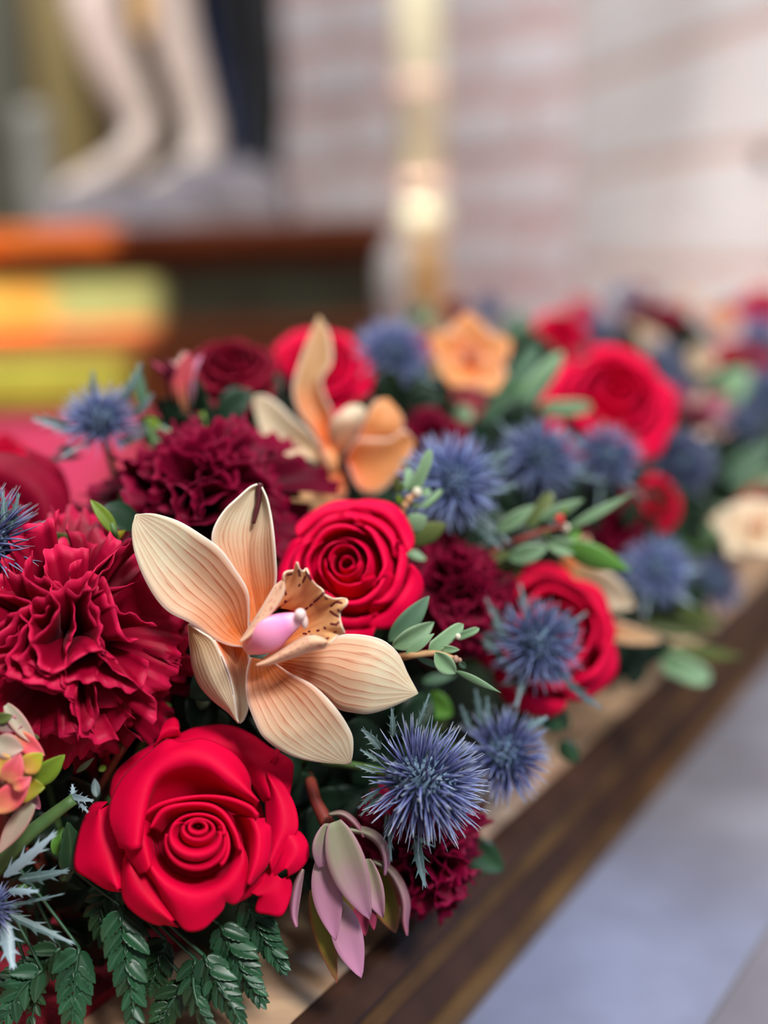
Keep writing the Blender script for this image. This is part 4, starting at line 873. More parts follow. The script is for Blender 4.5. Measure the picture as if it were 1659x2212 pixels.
# outer back petals
rp([([(640, 300), (800, 300), (1000, 330), (1180, 430), (1280, 560)], -7), ([(660, 220), (840, 190), (1020, 200), (1240, 330), (1340, 540)], -3), ([(640, 190), (760, 130), (860, 92), (1050, 79), (1200, 135), (1320, 220), (1456, 305), (1462, 400), (1440, 530)], -8)], 17, 40)
rp([([(590, 215), (640, 165), (700, 150), (760, 135)], -5), ([(632, 120), (690, 100), (745, 95)], -3), ([(642, 80), (660, 52), (712, 31), (738, 50), (750, 100)], -6)], 9, 16)
rp([([(1290, 345), (1320, 330), (1340, 345)], -5), ([(1330, 290), (1345, 280), (1360, 290)], -4), ([(1355, 235), (1366, 225), (1382, 240)], -5)], 7, 9)
rp([([(345, 560), (400, 720), (430, 860), (420, 1100)], -7), ([(240, 610), (240, 780), (290, 950), (360, 1110)], -3), ([(300, 560), (215, 568), (160, 640), (112, 780), (90, 972), (180, 1042), (300, 1112), (400, 1124)], -8)], 17, 34)
rp([([(340, 600), (450, 420), (640, 290)], -7), ([(320, 540), (420, 350), (620, 210)], -7), ([(312, 500), (345, 380), (470, 265), (640, 170)], -10)], 11, 22)
obj('hip', lathe('hip', [(.004, -.016), (.011, -.008), (.013, 0), (.006, .006)], M['stem_green'], 14), ros).rotation_euler = Vector(cdir(0, .1, 1)).to_track_quat('Z', 'Y').to_euler()
stem_to(ros, P(425, 1800, DR + .025), 'stem_green', .0026)

# ------------------------------------------------------------------ other near flowers
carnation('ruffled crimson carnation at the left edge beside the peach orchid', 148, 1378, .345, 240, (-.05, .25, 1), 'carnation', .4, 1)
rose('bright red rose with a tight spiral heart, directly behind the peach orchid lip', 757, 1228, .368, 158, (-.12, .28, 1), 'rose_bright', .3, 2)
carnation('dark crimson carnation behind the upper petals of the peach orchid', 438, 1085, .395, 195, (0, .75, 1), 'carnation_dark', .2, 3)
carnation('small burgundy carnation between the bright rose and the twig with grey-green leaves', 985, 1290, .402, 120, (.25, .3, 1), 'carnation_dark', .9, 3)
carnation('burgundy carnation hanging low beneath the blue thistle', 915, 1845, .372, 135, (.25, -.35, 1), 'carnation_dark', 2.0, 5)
TH = (720, 1440, 1/3.1302)
thistle('sharp steel blue thistle below the peach orchid, its spines pale at the tips', 908, 1690, .338, 150, (.80, -.05, .75), .3, 'spine', True, 300, 0, .8, 1.7, seed=4, T=TH,
        bracts=[((560, 1150), (625, 1500), 130), ((540, 1140), (690, 1220), 55), ((380, 1000), (392, 1320), 70), ((360, 990), (345, 1190), 40), ((320, 820), (165, 962), 70), ((330, 860), (180, 1012), 60), ((300, 640), (180, 560), 60), ((320, 560), (190, 420), 110), ((400, 480), (395, 280), 85), ((560, 420), (650, 180), 60), ((290, 720), (150, 670), 50)])
thistle('blue thistle just behind and right of the sharp thistle, slightly blurred', 1088, 1632, .378, 118, (.12, .2, 1), 1.2, 'spine', False, 230, 0, 1.0, 1.2, seed=5, T=TH, bracts=[((1000, 420), (960, 150), 90), ((1040, 420), (1040, 200), 70), ((1290, 420), (1450, 340), 110), ((930, 450), (860, 260), 80)])
thistle('blue thistle in front of a red rose at the edge of the wooden step', 1160, 1392, .393, 116, (.1, .25, 1), .5, 'spine_bright', False, 240, 5, 1.25, 1.1, seed=6, bracts=[((1100, 1400), (1045, 1285), 34), ((1090, 1420), (1010, 1355), 30), ((1130, 1460), (1075, 1420), 30), ((1220, 1470), (1300, 1530), 28), ((1140, 1470), (1080, 1480), 26)])
rose('red rose half hidden by the blue thistle near the step edge', 1190, 1372, .420, 160, (.05, .35, 1), 'rose', 1.1, 3)
thistle('violet-blue thistle behind the upright twig of small leaves', 975, 1045, .407, 131, (-.15, .35, 1), .8, 'spine_bright', False, 240, 4, 1.25, 1.1, seed=7, bracts=[((1030, 1010), (1110, 970), 26), ((1040, 1070), (1115, 1045), 30), ((1020, 1120), (1085, 1185), 34), ((950, 1110), (930, 1150), 24)])
thistle('blue thistle with silver-green bracts rising against the sunlit yellow pedestal', 218, 912, .408, 102, (.0, .8, .75), .1, 'spine_bright', False, 220, 3, 1.1, 1.0, seed=8, bracts=[((160, 930), (70, 905), 40, 'thistle_leaf_pale'), ((200, 850), (200, 800), 24), ((260, 870), (305, 785), 34), ((290, 900), (330, 850), 30), ((180, 985), (50, 1000), 20), ((250, 960), (320, 930), 36), ((160, 970), (120, 975), 34)])
thistle('blue thistle at the lower left edge with broad silver bracts', -22, 1965, .325, 70, (.3, .2, 1), .4, 'spine', False, 200, 0, 1.2, 1.2, seed=9, bracts=[((8, 1895), (122, 1797), 46, 'thistle_leaf_pale', .004), ((18, 1925), (84, 1925), 30, 'thistle_leaf_pale', .004), ((10, 1990), (30, 2095), 60, 'thistle_leaf_pale', .006), ((20, 1975), (163, 2040), 34, 'thistle_leaf'), ((10, 1960), (140, 1930), 16, 'thistle_leaf'), ((40, 1900), (150, 1880), 44, 'thistle_leaf')])
thistle('dark blue thistle at the left edge above the crimson carnation', -40, 1180, .342, 156, (.25, .2, 1), .2, 'spine', False, 220, 4, 1.0, 1.2, seed=10, bracts=[((20, 1150), (40, 1065), 30), ((10, 1140), (5, 1060), 30), ((30, 1170), (85, 1150), 22)])
rc = thing('rose', 'deep red rose with broad smooth petals behind the dark blue thistle at the edge', 'rose', P(20, 1110, .41))
for rings, m in (([([(-120, 1030), (-60, 1120), (30, 1160), (60, 1200)], -8), ([(-130, 1010), (0, 1030), (80, 1085), (100, 1190)], 4), ([(-120, 985), (20, 980), (95, 1005), (138, 1055), (153, 1110), (146, 1165), (120, 1200)], -4)], 'rose_dark'),
                 ([([(-160, 1080), (-90, 1150), (-10, 1210)], -6), ([(-170, 1040), (-40, 1080), (30, 1200)], 8), ([(-150, 1010), (-30, 1030), (45, 1085), (70, 1150), (60, 1215)], 2)], 'rose_dark'),
                 ([([(40, 1010), (90, 1090), (100, 1180)], -12), ([(60, 985), (120, 1060), (130, 1190)], -14), ([(50, 965), (120, 1000), (150, 1060), (150, 1150)], -20)], 'rose_dark')):
    px_loft('petal', rings, .385, 17, 26, .0006, M[m], rc)
stem_to(rc, P(20, 1110, .405), 'stem_green', .002)
px = lambda *a: a
rose('red rose behind the blue-silver thistle at far left edge', 5, 975, .46, 60, (.1, 1, .5), 'rose', .7, 3)

# leucadendron hanging at the front (px = 560 + X/3.6065)
TL = (560, 1700, 1/3.6065); DL = .338
leu = thing('leucadendron', 'drooping leucadendron with lilac pink and sage green bracts beside the big rose', 'leucadendron', P(710, 1775, DL + .01))
for b, t, w, m, va, ro, dd in [((700, 480), (730, 1120), 190, 'bract_wine', 2, .2, .010), ((930, 640), (1060, 1140), 190, 'bract_olive', 0, .3, .012), ((590, 470), (720, 1010), 190, 'bract_olive', 0, -.1, .004), ((760, 640), (825, 1165), 150, 'bract_wine', 0, .2, .006),
        ((590, 880), (640, 1262), 70, 'bract_mauve', 1, .3, .005), ((420, 800), (604, 1522), 130, 'bract_olive', 2, .15, .002), ((840, 560), (960, 1030), 150, 'bract_green', 1, .3, .002), ((870, 930), (895, 1115), 60, 'bract_wine', 2, .0, .003),
        ((610, 900), (800, 1488), 195, 'bract_pink', 0, -.15, -.001), ((500, 520), (595, 1195), 190, 'bract_pink', 0, .1, -.004), ((540, 285), (475, 645), 165, 'bract_green', 1, -.3, -.007), ((590, 270), (860, 1035), 240, 'bract_green', 0, .2, -.008)]:
    leaf_px(leu, b, t, w*1.25, 'bract', m, DL + dd, va, ro, TL, 'bract')
def curve_bract(pts, wpx, mat, d0, roll=0.5):
    a = catmull(np.array(pts, float), 18); t = np.gradient(a, axis=0); t /= np.linalg.norm(t, axis=1, keepdims=True); n_ = np.c_[-t[:, 1], t[:, 0]]; v = np.linspace(0, 1, 18)
    w = (np.sin(math.pi*np.clip(v*.94+.05, 0, 1))**.7*wpx/2)[:, None]
    px_loft('bract', [[(*p, -2) for p in a - n_*w], [(*p, 3) for p in a], [(*p, 1) for p in a + n_*w*roll]], d0, 9, 22, .0006, M[mat], leu, TL)
curve_bract([(880, 580), (1000, 640), (1085, 760), (1130, 900), (1130, 1050), (1150, 1160)], 95, 'bract_mauve', DL + .006)
curve_bract([(640, 330), (800, 350), (900, 400), (960, 480), (985, 600), (975, 690)], 95, 'bract_green', DL + .004)
curve_bract([(540, 215), (640, 210), (720, 260), (780, 330), (812, 392)], 55, 'bract_mauve', DL + .004)
curve_bract([(340, 640), (300, 760), (275, 900), (270, 1010), (290, 1092)], 72, 'bract_pink', DL - .002, 1)
obj('stem', tube('stem', np.array([P(TL[0]+x/3.6065, TL[1]+y/3.6065, DL+.008+z) for x, y, z in ((555, 330, 0), (510, 250, .002), (440, 110, .006), (400, -40, .015), (330, -200, .04))]) - np.array(leu.location), [.0028, .002, .0018], M['stem_red'], 8), leu)
stem_to(leu, P(651, 1645, DL + .048), 'stem_red', .0018)

# leucadendron cut by the left edge (px = X/4.607, py = 1480 + Y/4.607)
T2 = (0, 1480, 1/4.607); D2 = .318
le2 = thing('leucadendron', 'coral and yellow leucadendron cut by the left edge under the crimson carnation', 'leucadendron', P(20, 1690, D2 + .02))
for b, t, w, m, va, ro, dd in [((300, 980), (640, 700), 170, 'lime', 0, .2, .006), ((260, 1020), (400, 1240), 110, 'bract_mauve', 1, .2, .008), ((60, 1000), (440, 1020), 230, 'bract_yellow', 0, .1, .002), ((160, 480), (440, 700), 150, 'bract_red', 0, .3, .004), ((-60, 1240), (300, 920), 200, 'bract_red', 0, .1, -.002),
        ((330, 1180), (-20, 1680), 150, 'bract_cream', 0, .2, .004), ((-30, 560), (230, 640), 200, 'bract_cream', 0, .2, .0), ((230, 840), (420, 680), 170, 'bract_yellow', 0, -.2, .0), ((-60, 720), (120, 900), 200, 'bract_yellow', 0, .1, -.001), ((60, 960), (200, 690), 170, 'bract_red', 1, .0, -.004),
        ((130, 1010), (300, 930), 110, 'bract_red', 1, .0, -.005), ((60, 195), (370, 600), 130, 'bract_cream', 0, .2, .004), ((-60, 370), (260, 380), 150, 'bract_mauve', 0, .1, .004), ((-40, 340), (120, 300), 90, 'olive', 0, .1, .003), ((150, 560), (390, 520), 140, 'olive', 2, .2, .009)]:
    leaf_px(le2, b, t, w*1.3, 'bract', m, D2 + dd, va, ro, T2, 'bract')
stem_to(le2, P(10, 1690, D2 + .015), 'stem_red', .0018)

# ------------------------------------------------------------------ twigs with grey-green leaves
def twig(label, T, d, stem, leaves, buds=(), smat='stem_brown', name='leafy_twig', rad=.0011):
    s = T[2]; conv = lambda x, y: (T[0]+x*s, T[1]+y*s)
    root = thing(name, label, 'foliage', P(*conv(*stem[0][:2]), d))
    pts = catmull(np.array([P(*conv(*p[:2]), d - (p[2] if len(p) > 2 else 0)) for p in stem]), 14)
    obj('stem', tube('stem', pts - np.array(root.location), [rad*1.3, rad*.8], M[smat], 8), root)
    for k, lf in enumerate(leaves):
        b, t, w, kind, m = lf[:5]; ro = lf[5] if len(lf) > 5 else (.3, -.3, .15)[k % 3]; dd = lf[6] if len(lf) > 6 else 0; dt = lf[7] if len(lf) > 7 else .002*(-1)**k
        leaf_px(root, b, t, w, kind, m, d + dd, k % 4, ro, T, 'leaf', dt)
    for c, r, m in buds: ball('bud', P(*conv(*c), d - .001), r*s/F*d, M[m], root, (1, 1, 1.15), 10)
    stem_to(root, P(*conv(*stem[0][:2]), d), smat, rad*1.2)
    return root
twig('sharp twig with grey-green oval leaves and a brown tip beside the orchid', (580, 1060, 1/3.1904), .346, [(900, 1150, -.006), (980, 1135), (1110, 1120), (1200, 1130), (1285, 1160)],
     [((830, 1040), (1105, 730), 150, 'oval', 'sage_dark', .2, .006), ((850, 1075), (1145, 910), 150, 'oval', 'sage', .35, .001), ((945, 1125), (1140, 985), 70, 'oval', 'sage', -.5), ((1110, 1105), (1340, 920), 95, 'strap', 'sage', .1), ((1180, 1085), (1315, 1095), 55, 'oval', 'sage', .2, .001), ((1150, 1115), (1295, 1265), 125, 'oval', 'sage', .1, -.002),
      ((1288, 1240), (1600, 1392), 55, 'lance', 'sage', .4, -.002), ((1020, 1150), (1210, 1225), 45, 'oval', 'sage_dark', .2, .003), ((1290, 1010), (1450, 950), 55, 'strap', 'sage', .2, .006), ((1310, 1170), (1365, 1225), 40, 'oval', 'sage_dark', .1, .003)],
     [((1290, 1160), 24, 'seed'), ((1318, 1168), 16, 'seed'), ((1306, 1005), 20, 'bud_white')])
twig('upright twig with pale rounded leaves in front of the violet-blue thistle', (500, 640, 1/2.765), .378, [(985, 1400, -.006), (1010, 1310), (1050, 1230), (1110, 1160, .002)],
     [((1085, 1170), (1190, 915), 72, 'strap', 'sage', .1, -.001), ((1060, 1170), (1055, 1025), 55, 'strap', 'sage', .2), ((1015, 1180), (970, 1080), 60, 'lance', 'olive', .1), ((1010, 1150), (1050, 1110), 44, 'oval', 'sage', .1), ((1000, 1300), (930, 1275), 60, 'oval', 'lime', .1), ((985, 1340), (870, 1405), 95, 'oval', 'sage', .1, -.001), ((1030, 1380), (1165, 1320), 120, 'oval', 'sage', -.1, -.001),
      ((1140, 1260), (1258, 1155), 40, 'strap', 'sage', .1), ((1075, 1250), (1150, 1250), 36, 'lance', 'sage', .2), ((1130, 1185), (1190, 1150), 52, 'oval', 'sage', 0), ((1050, 1470), (1280, 1360), 130, 'oval', 'olive', .1, .006), ((1090, 1570), (1110, 1520), 130, 'oval', 'sage', .1, .006), ((1015, 1240), (990, 1185), 40, 'oval', 'lime', .2)],
     [((1108, 1172), 30, 'bud_white'), ((1060, 1215), 26, 'stem_brown'), ((1035, 1250), 24, 'stem_brown'), ((1000, 1345), 26, 'stem_brown')])
twig('twig of strap leaves with tiny red bud above the red rose by the step', (950, 1000, 1/2.34), .408, [(300, 430, -.01), (400, 390), (520, 345), (640, 320, .002)],
     [((285, 345), (475, 215), 80, 'oval', 'sage', .2), ((440, 320), (570, 145), 75, 'strap', 'olive', .2), ((500, 290), (725, 185), 70, 'oval', 'sage', .1, -.001), ((650, 330), (980, 150), 52, 'lance', 'sage', .2), ((345, 480), (545, 425), 100, 'oval', 'sage', .1, -.001), ((540, 400), (720, 440), 90, 'oval', 'sage', .1, -.001), ((620, 410), (970, 545), 130, 'lance', 'brightgreen', .2), ((220, 500), (360, 450), 60, 'oval', 'olive', .1), ((260, 560), (420, 540), 110, 'oval', 'olive', .2, .006), ((640, 370), (720, 350), 60, 'oval', 'brightgreen', .2)],
     [((605, 285), 24, 'berry'), ((630, 240), 20, 'lime'), ((635, 330), 22, 'bud_white'), ((540, 365), 20, 'olive')], 'stem_red')
twig('cluster of long muted green strap leaves between the orange orchid and the far red rose', (1000, 560, 1/2.517), .50, [(100, 960, -.01), (180, 800), (260, 680)],
     [((100, 940), (400, 470), 120, 'strap', 'sage_dark', .2), ((140, 960), (540, 510), 130, 'strap', 'sage_dark', .1, -.003), ((270, 800), (545, 505), 80, 'strap', 'sage', .2, -.003), ((420, 815), (700, 805), 90, 'strap', 'sage', .1, -.004), ((250, 760), (370, 660), 90, 'oval', 'brightgreen', .2, -.002), ((-30, 880), (40, 800), 100, 'oval', 'sage', .1, -.003), ((250, 450), (380, 340), 100, 'lance', 'sage_dark', .1, .04)], (), 'stem_green')
twig('two bright oval leaves beside the crimson carnation at the left', (0, 1040, 1/3.318), .352, [(830, 420, -.006), (820, 360), (800, 300)],
     [((835, 380), (650, 130), 100, 'oval', 'lime', .2), ((640, 500), (270, 390), 130, 'oval', 'olive', .1, .004), ((780, 430), (900, 350), 60, 'lance', 'bract_yellow', .2, .006)], (), 'stem_green')
twig('pale yellow-green leaves below the thistle near the sunlit carpet', (0, 660, 1/2.592), .41, [(860, 880, -.008), (850, 760), (820, 640)],
     [((840, 720), (1010, 760), 130, 'oval', 'sage', .1), ((850, 760), (960, 845), 90, 'oval', 'sage', .2), ((800, 640), (900, 680), 70, 'oval', 'lime', .1), ((820, 560), (760, 440), 70, 'oval', 'lime', .1), ((800, 600), (770, 320), 60, 'lance', 'sage_dark', .2), ((1100, 720), (1140, 590), 60, 'oval', 'lime', .2), ((1390, 860), (1470, 740), 90, 'oval', 'sage', .1, .01)], (), 'stem_green')
twig('dark red twig of small olive leaves under the crimson carnation', T2, .345, [(1250, 590, -.01), (1000, 580), (800, 600), (640, 680), (430, 690, .004)],
     [((600, 650), (420, 590), 100, 'oval', 'lime', .2), ((640, 680), (380, 490), 150, 'oval', 'sage_dark', .2), ((860, 580), (660, 380), 60, 'lance', 'sage', .3), ((850, 570), (660, 440), 110, 'oval', 'olive', .1), ((1050, 560), (800, 420), 190, 'oval', 'green', .1, .004), ((1250, 590), (1080, 540), 70, 'oval', 'lime', .2), ((760, 870), (940, 720), 60, 'lance', 'sage', .1, -.002), ((700, 440), (850, 380), 110, 'oval', 'lime', .2, .006), ((640, 740), (420, 980), 130, 'oval', 'lime', .2, -.002), ((980, 850), (1060, 800), 60, 'oval', 'lime', .1, .004), ((720, 780), (600, 980), 120, 'oval', 'filler', .1, .006)], (), 'stem_red')
hol = twig('green stem with a toothed silver leaf at its end, left of the big rose', T2, .338, [(-120, 1900, -.002), (200, 1560), (450, 1350), (740, 1130)],
     [((700, 1100), (930, 1150), 130, 'spiny', 'thistle_leaf_pale', .1), ((720, 1120), (720, 980), 90, 'spiny', 'thistle_leaf_pale', .2), ((760, 1130), (880, 1270), 100, 'spiny', 'thistle_leaf_pale', .1), ((960, 1120), (940, 930), 90, 'oval', 'thistle_leaf', .1, .006), ((700, 1850), (680, 1370), 260, 'pinna', 'green', .2, .004), ((560, 1700), (620, 1400), 190, 'oval', 'brightgreen', .2, .008), ((620, 1960), (740, 1690), 150, 'pinna', 'green', .1, .006), ((170, 2020), (330, 1980), 90, 'spiny', 'brightgreen', .1, .004)], (), 'stem_green', 'leafy_twig', .0024)
twig('fresh green sprig of little leaves in the dark gap above the big rose', (180, 1440, 1/4.366), .362, [(640, 560, -.006), (600, 450), (560, 390), (660, 340)],
     [((540, 410), (680, 340), 60, 'strap', 'brightgreen', .1), ((640, 270), (700, 360), 70, 'oval', 'brightgreen', .2), ((680, 350), (830, 370), 70, 'oval', 'brightgreen', .1), ((570, 270), (710, 200), 70, 'oval', 'sage_dark', .2), ((500, 470), (500, 620), 110, 'oval', 'sage', .1), ((400, 290), (450, 380), 50, 'oval', 'lime', .1), ((340, 440), (420, 520), 120, 'oval', 'sage_dark', .1), ((260, 440), (310, 560), 80, 'pinna', 'sage', .1), ((190, 470), (250, 450), 60, 'oval', 'sage', 0), ((330, 290), (200, 370), 90, 'lance', 'thistle_leaf_pale', .1), ((990, 380), (1190, 340), 100, 'oval', 'sage', .2), ((1080, 350), (1110, 470), 150, 'oval', 'brightgreen', .1), ((1060, 500), (1110, 560), 70, 'oval', 'sage_dark', .1), ((1330, 620), (1220, 400), 170, 'oval', 'sage_dark', .2, .004)], (), 'stem_green')
twig('dark broad leaves showing beneath the blue thistles along the step', (720, 1440, 1/3.13), .40, [(700, 600, -.01), (900, 900), (1000, 1200)],
     [((900, 1180), (1150, 1380), 220, 'oval', 'green', .1), ((1380, 240), (1600, 420), 200, 'oval', 'green', .2, .02), ((1540, 500), (1650, 650), 130, 'oval', 'green', .1, .02), ((600, 100), (830, 60), 70, 'lance', 'sage_dark', .1, -.004), ((620, 190), (800, 330), 200, 'oval', 'brightgreen', .3, .002), ((620, 420), (760, 260), 150, 'oval', 'olive', .3, .004), ((1500, 130), (1660, 150), 190, 'oval', 'green', .1, .02)], (), 'stem_green')

# ------------------------------------------------------------------ ferns (px = X/2.5136, py = 1880 + Y/2.5136)
TF = (0, 1880, 1/2.5136)
rngf = random.Random(21)
def fern(label, path, d, L0, n, mat='fern', wr=.52, ang=.72, T=TF, dd=0.0, tiproll=0.0, group='dark green fern fronds along the front'):
    s = T[2]; pp = catmull(np.array([(p[0]*s+T[0], p[1]*s+T[1]) for p in path], float), 40); dl = d - np.linspace(0, dd, 40)
    root = thing('fern_frond', label, 'fern', P(*pp[0], d), group)
    wp = Parr(np.c_[pp, dl]); obj('rachis', tube('rachis', wp[::3] - np.array(root.location), [.0007, .0005, .0003], M['fern'], 6), root)
    for k in range(n):
        f = (k+.3)/n; i = min(int(f*37)+1, 37); t2 = pp[i+2]-pp[i-1]; t2 /= np.linalg.norm(t2); base = pp[i]
        L = L0*1.15*s*(1-.66*f**1.4)
        for sd in (-1, 1):
            a = sd*(ang - .25*f + rngf.uniform(-.08, .08)); dr = np.array([t2[0]*math.cos(a)-t2[1]*math.sin(a), t2[0]*math.sin(a)+t2[1]*math.cos(a)]); tip = base + dr*L
            leaf_at(root, P(*base, dl[i]), P(*tip, dl[i] - rngf.uniform(-.002, .002)), L*wr/F*d, 'pinna', mat, rngf.randrange(3), sd*.35 + rngf.uniform(-.15, .15), 'pinna')
    leaf_at(root, wp[36], wp[39] + (wp[39]-wp[36])*1.2, L0*s*.25/F*d, 'pinna', mat, 0, 0, 'pinna')
    stem_to(root, P(*pp[0], d), 'fern', .0006)
DF = .334
fern('fern frond hanging before the red carpet, second from the lower left corner', [(430, 420), (410, 560), (400, 720), (385, 920)], DF, 170, 6, dd=.010)
fern('fern frond hanging directly below the left side of the big rose', [(655, 190), (680, 400), (700, 560), (725, 740), (735, 900)], DF, 175, 8, dd=.012)
fern('fern frond drooping lowest beneath the middle of the big rose', [(1060, 480), (1050, 620), (1080, 740), (1150, 860)], DF, 130, 6, dd=.010)
fern('fern frond beneath the right side of the big rose', [(1105, 460), (1170, 590), (1240, 700), (1320, 850)], DF - .002, 150, 8, dd=.008)
fern('fern frond second nearest the drooping leucadendron', [(1190, 290), (1280, 460), (1350, 590), (1425, 720)], DF + .002, 165, 9, dd=.008)
fern('fern frond nearest the drooping leucadendron', [(1330, 150), (1420, 330), (1490, 440), (1543, 540)], DF + .004, 150, 9, dd=.004)
fern('fern frond running off the lower left corner', [(230, 540), (120, 640), (50, 760), (-30, 880)], DF, 150, 6, dd=.008)
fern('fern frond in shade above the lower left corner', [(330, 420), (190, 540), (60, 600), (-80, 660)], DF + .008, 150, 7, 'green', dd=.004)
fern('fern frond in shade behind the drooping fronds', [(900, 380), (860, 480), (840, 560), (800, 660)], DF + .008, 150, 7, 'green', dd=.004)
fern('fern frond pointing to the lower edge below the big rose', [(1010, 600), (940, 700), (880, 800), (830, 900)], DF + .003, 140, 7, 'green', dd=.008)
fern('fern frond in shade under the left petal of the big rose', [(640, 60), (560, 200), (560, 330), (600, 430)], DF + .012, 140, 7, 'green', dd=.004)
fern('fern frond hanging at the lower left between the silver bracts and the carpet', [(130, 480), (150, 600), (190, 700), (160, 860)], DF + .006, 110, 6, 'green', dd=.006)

# ------------------------------------------------------------------ flowers further back
TB = (500, 640, 1/2.765); DB = .438
orb = thing('orchid', 'amber orchid with one tall upright sepal behind the dark crimson carnation', 'orchid', P(715, 1010, DB + .01))
def lb(Lp, Rp, dl, dm, dr, mat='orchid_far', dd=0.0): lr('petal', Lp, Rp, dl, dm, dr, mat, DB + dd, orb, TB, 9, 21)
lb([(570, 960), (480, 800), (400, 690), (368, 560), (392, 440), (430, 330), (470, 225), (520, 120)], [(620, 900), (605, 700), (560, 600), (540, 490), (592, 420), (602, 330), (582, 210), (524, 120)], [0, 4, 2, 0], [-3, -2, 0, 0], [0, 3, 3, 0], dd=.006)
lb([(590, 1060), (520, 1000), (430, 965), (330, 970), (240, 930), (180, 830), (142, 700), (130, 602)], [(610, 1000), (530, 900), (450, 800), (360, 720), (280, 640), (220, 600), (170, 588), (132, 600)], [0, 3, 4, 1], [-2, 0, 2, 1], [0, 3, 4, 1], 'orchid_cream')
lb([(610, 1040), (480, 1050), (400, 1110), (340, 1190), (310, 1260), (330, 1310)], [(680, 1080), (680, 1190), (600, 1240), (520, 1290), (430, 1320), (332, 1312)], [0, 3, 3, 0], [-2, 2, 3, 0], [0, 1, 1, 0], dd=.004)
lb([(610, 960), (590, 860), (590, 770), (640, 700), (700, 655), (760, 650)], [(640, 950), (710, 880), (760, 790), (792, 720), (800, 680), (764, 650)], [1, 4, 5, 3], [3, 7, 9, 4], [1, 4, 5, 3], 'orchid', dd=-.002)
lb([(700, 960), (760, 830), (800, 720), (860, 630), (930, 615)], [(760, 960), (890, 900), (1000, 840), (1022, 730), (935, 616)], [-1, 1, 2, 0], [0, 5, 5, 2], [-1, 1, 2, 0], 'orchid_orange', dd=.006)
lb([(700, 1000), (760, 1150), (860, 1180), (960, 1100), (1060, 960), (1095, 880)], [(680, 960), (740, 860), (840, 850), (950, 850), (1030, 800), (1092, 860)], [0, 4, 6, 4], [-3, -2, 2, 4], [0, 3, 5, 4], 'orchid_orange', dd=-.002)
obj('column', tube('column', np.array([P(TB[0]+x/2.765, TB[1]+y/2.765, DB - z) for x, y, z in ((560, 900, .002), (590, 970, .008), (600, 1060, .010))]) - np.array(orb.location), [.0022, .0036, .0022], M['orchid_orange'], 12), orb)
stem_to(orb, P(715, 1010, DB + .01))
rose('bright red rose behind the tall orchid sepal', 690, 800, .49, 112, (0, .5, 1), 'rose_bright', .5, 2)
carnation('small wine carnation between the dark wine rose and the tall orchid sepal', 585, 850, .47, 62, (.1, .9, .8), 'carnation_dark', .3, 5)
rose('dark wine rose at the back left beside the pink bud', 500, 805, .452, 112, (.1, .75, .9), 'rose_dark', .9, 4)
bud('pink and green bud at the back left beside the dark wine rose', 'leucadendron', 'leucadendron', 390, 822, .425, 68, (-.12, 1, .15), ['bract_wine', 'bract_pink', 'bract_wine', 'bract_red', 'bract_cream'], .3, 10, 1, .06)
thistle('round blue thistle behind the amber orchid, against the pedestal end', 845, 770, .50, 102, (.15, .7, .8), .4, 'spine_bright', False, 220, 5, 1.25, 1.1, seed=12)
orchid('small orange orchid turned sideways between the round blue thistle and the strap leaves', 1012, 785, .53, 112, (.15, .35, 1), .3, 'orchid_orange', 2, closed=.9, wide=1.2)
thistle('lilac-blue blurred thistle behind the strap leaves, left of its neighbour', 1165, 995, .455, 110, (.1, .6, .8), .9, 'spine_bright', False, 220, 5, 1.2, 1.1, seed=13)
thistle('teal-blue blurred thistle under the far bright red rose', 1312, 990, .475, 90, (.25, .5, .8), .2, 'spine_bright', False, 220, 6, 1.25, 1.0, seed=14)
rose('large bright red rose in the blurred middle distance', 1320, 872, .54, 150, (.1, .45, 1), 'rose_bright', .8, 3)
rose('small red rose under the middle distance thistle, half hidden', 1410, 1085, .52, 72, (.2, .3, 1), 'rose', .3, 2)
carnation('dark burgundy carnation deep behind the violet-blue thistle', 930, 950, .47, 70, (0, .6, 1), 'carnation_dark', .5, 3)
carnation('dark wine carnation low between the strap leaves and the small red rose', 1330, 1150, .52, 75, (.2, .4, 1), 'carnation_dark', 1.5, 5)
oc3 = thing('orchid', 'cream orchid seen from behind, two petals showing beside the half hidden red rose', 'orchid', P(1262, 1310, .47))
for b_, t_, w_, m_, ro_, d_ in (((1235, 1235), (1372, 1312), 92, 'orchid_cream', .2, .46), ((1270, 1345), (1428, 1385), 46, 'orchid_far', .1, .462), ((1230, 1260), (1330, 1380), 70, 'orchid_cream', -.3, .466), ((1225, 1230), (1270, 1160), 60, 'orchid_far', .2, .47)):
    leaf_px(oc3, b_, t_, w_, 'bract', m_, d_, 0, ro_, None, 'petal')
stem_to(oc3, P(1262, 1310, .47), 'stem_green', .0016)
thistle('pale green-blue thistle near the step edge right of the strap-leaf twig', 1418, 1232, .50, 93, (.1, .5, .9), .3, 'spine_bright', False, 200, 6, 1.2, 1.0, seed=15, leafmat='thistle_leaf_pale')
thistle('dusky thistle nearest the step edge', 1545, 1262, .56, 77, (.2, .4, .9), .6, 'spine', False, 180, 6, 1.2, 1.0, seed=16)
orchid('cream orchid at the right edge above the step', 1630, 1150, .56, 100, (-.1, .5, .8), .2, 'orchid_cream', 5, closed=.5, wide=1.6)
rose('dark red rose at the right edge above the cream orchid', 1655, 1085, .60, 62, (0, .4, 1), 'rose', .1, 4)
thistle('dark navy thistle right of the large middle distance rose', 1475, 1002, .57, 87, (.2, .5, .8), .3, 'spine', False, 180, 6, 1.1, 1.0, seed=17)
bud('wine red leucadendron right of the large middle distance rose', 'leucadendron', 'leucadendron', 1508, 885, .62, 58, (.1, .8, .8), ['bract_wine', 'bract_mauve', 'bract_wine', 'bract_cream'], .3, 9, 3, .4)
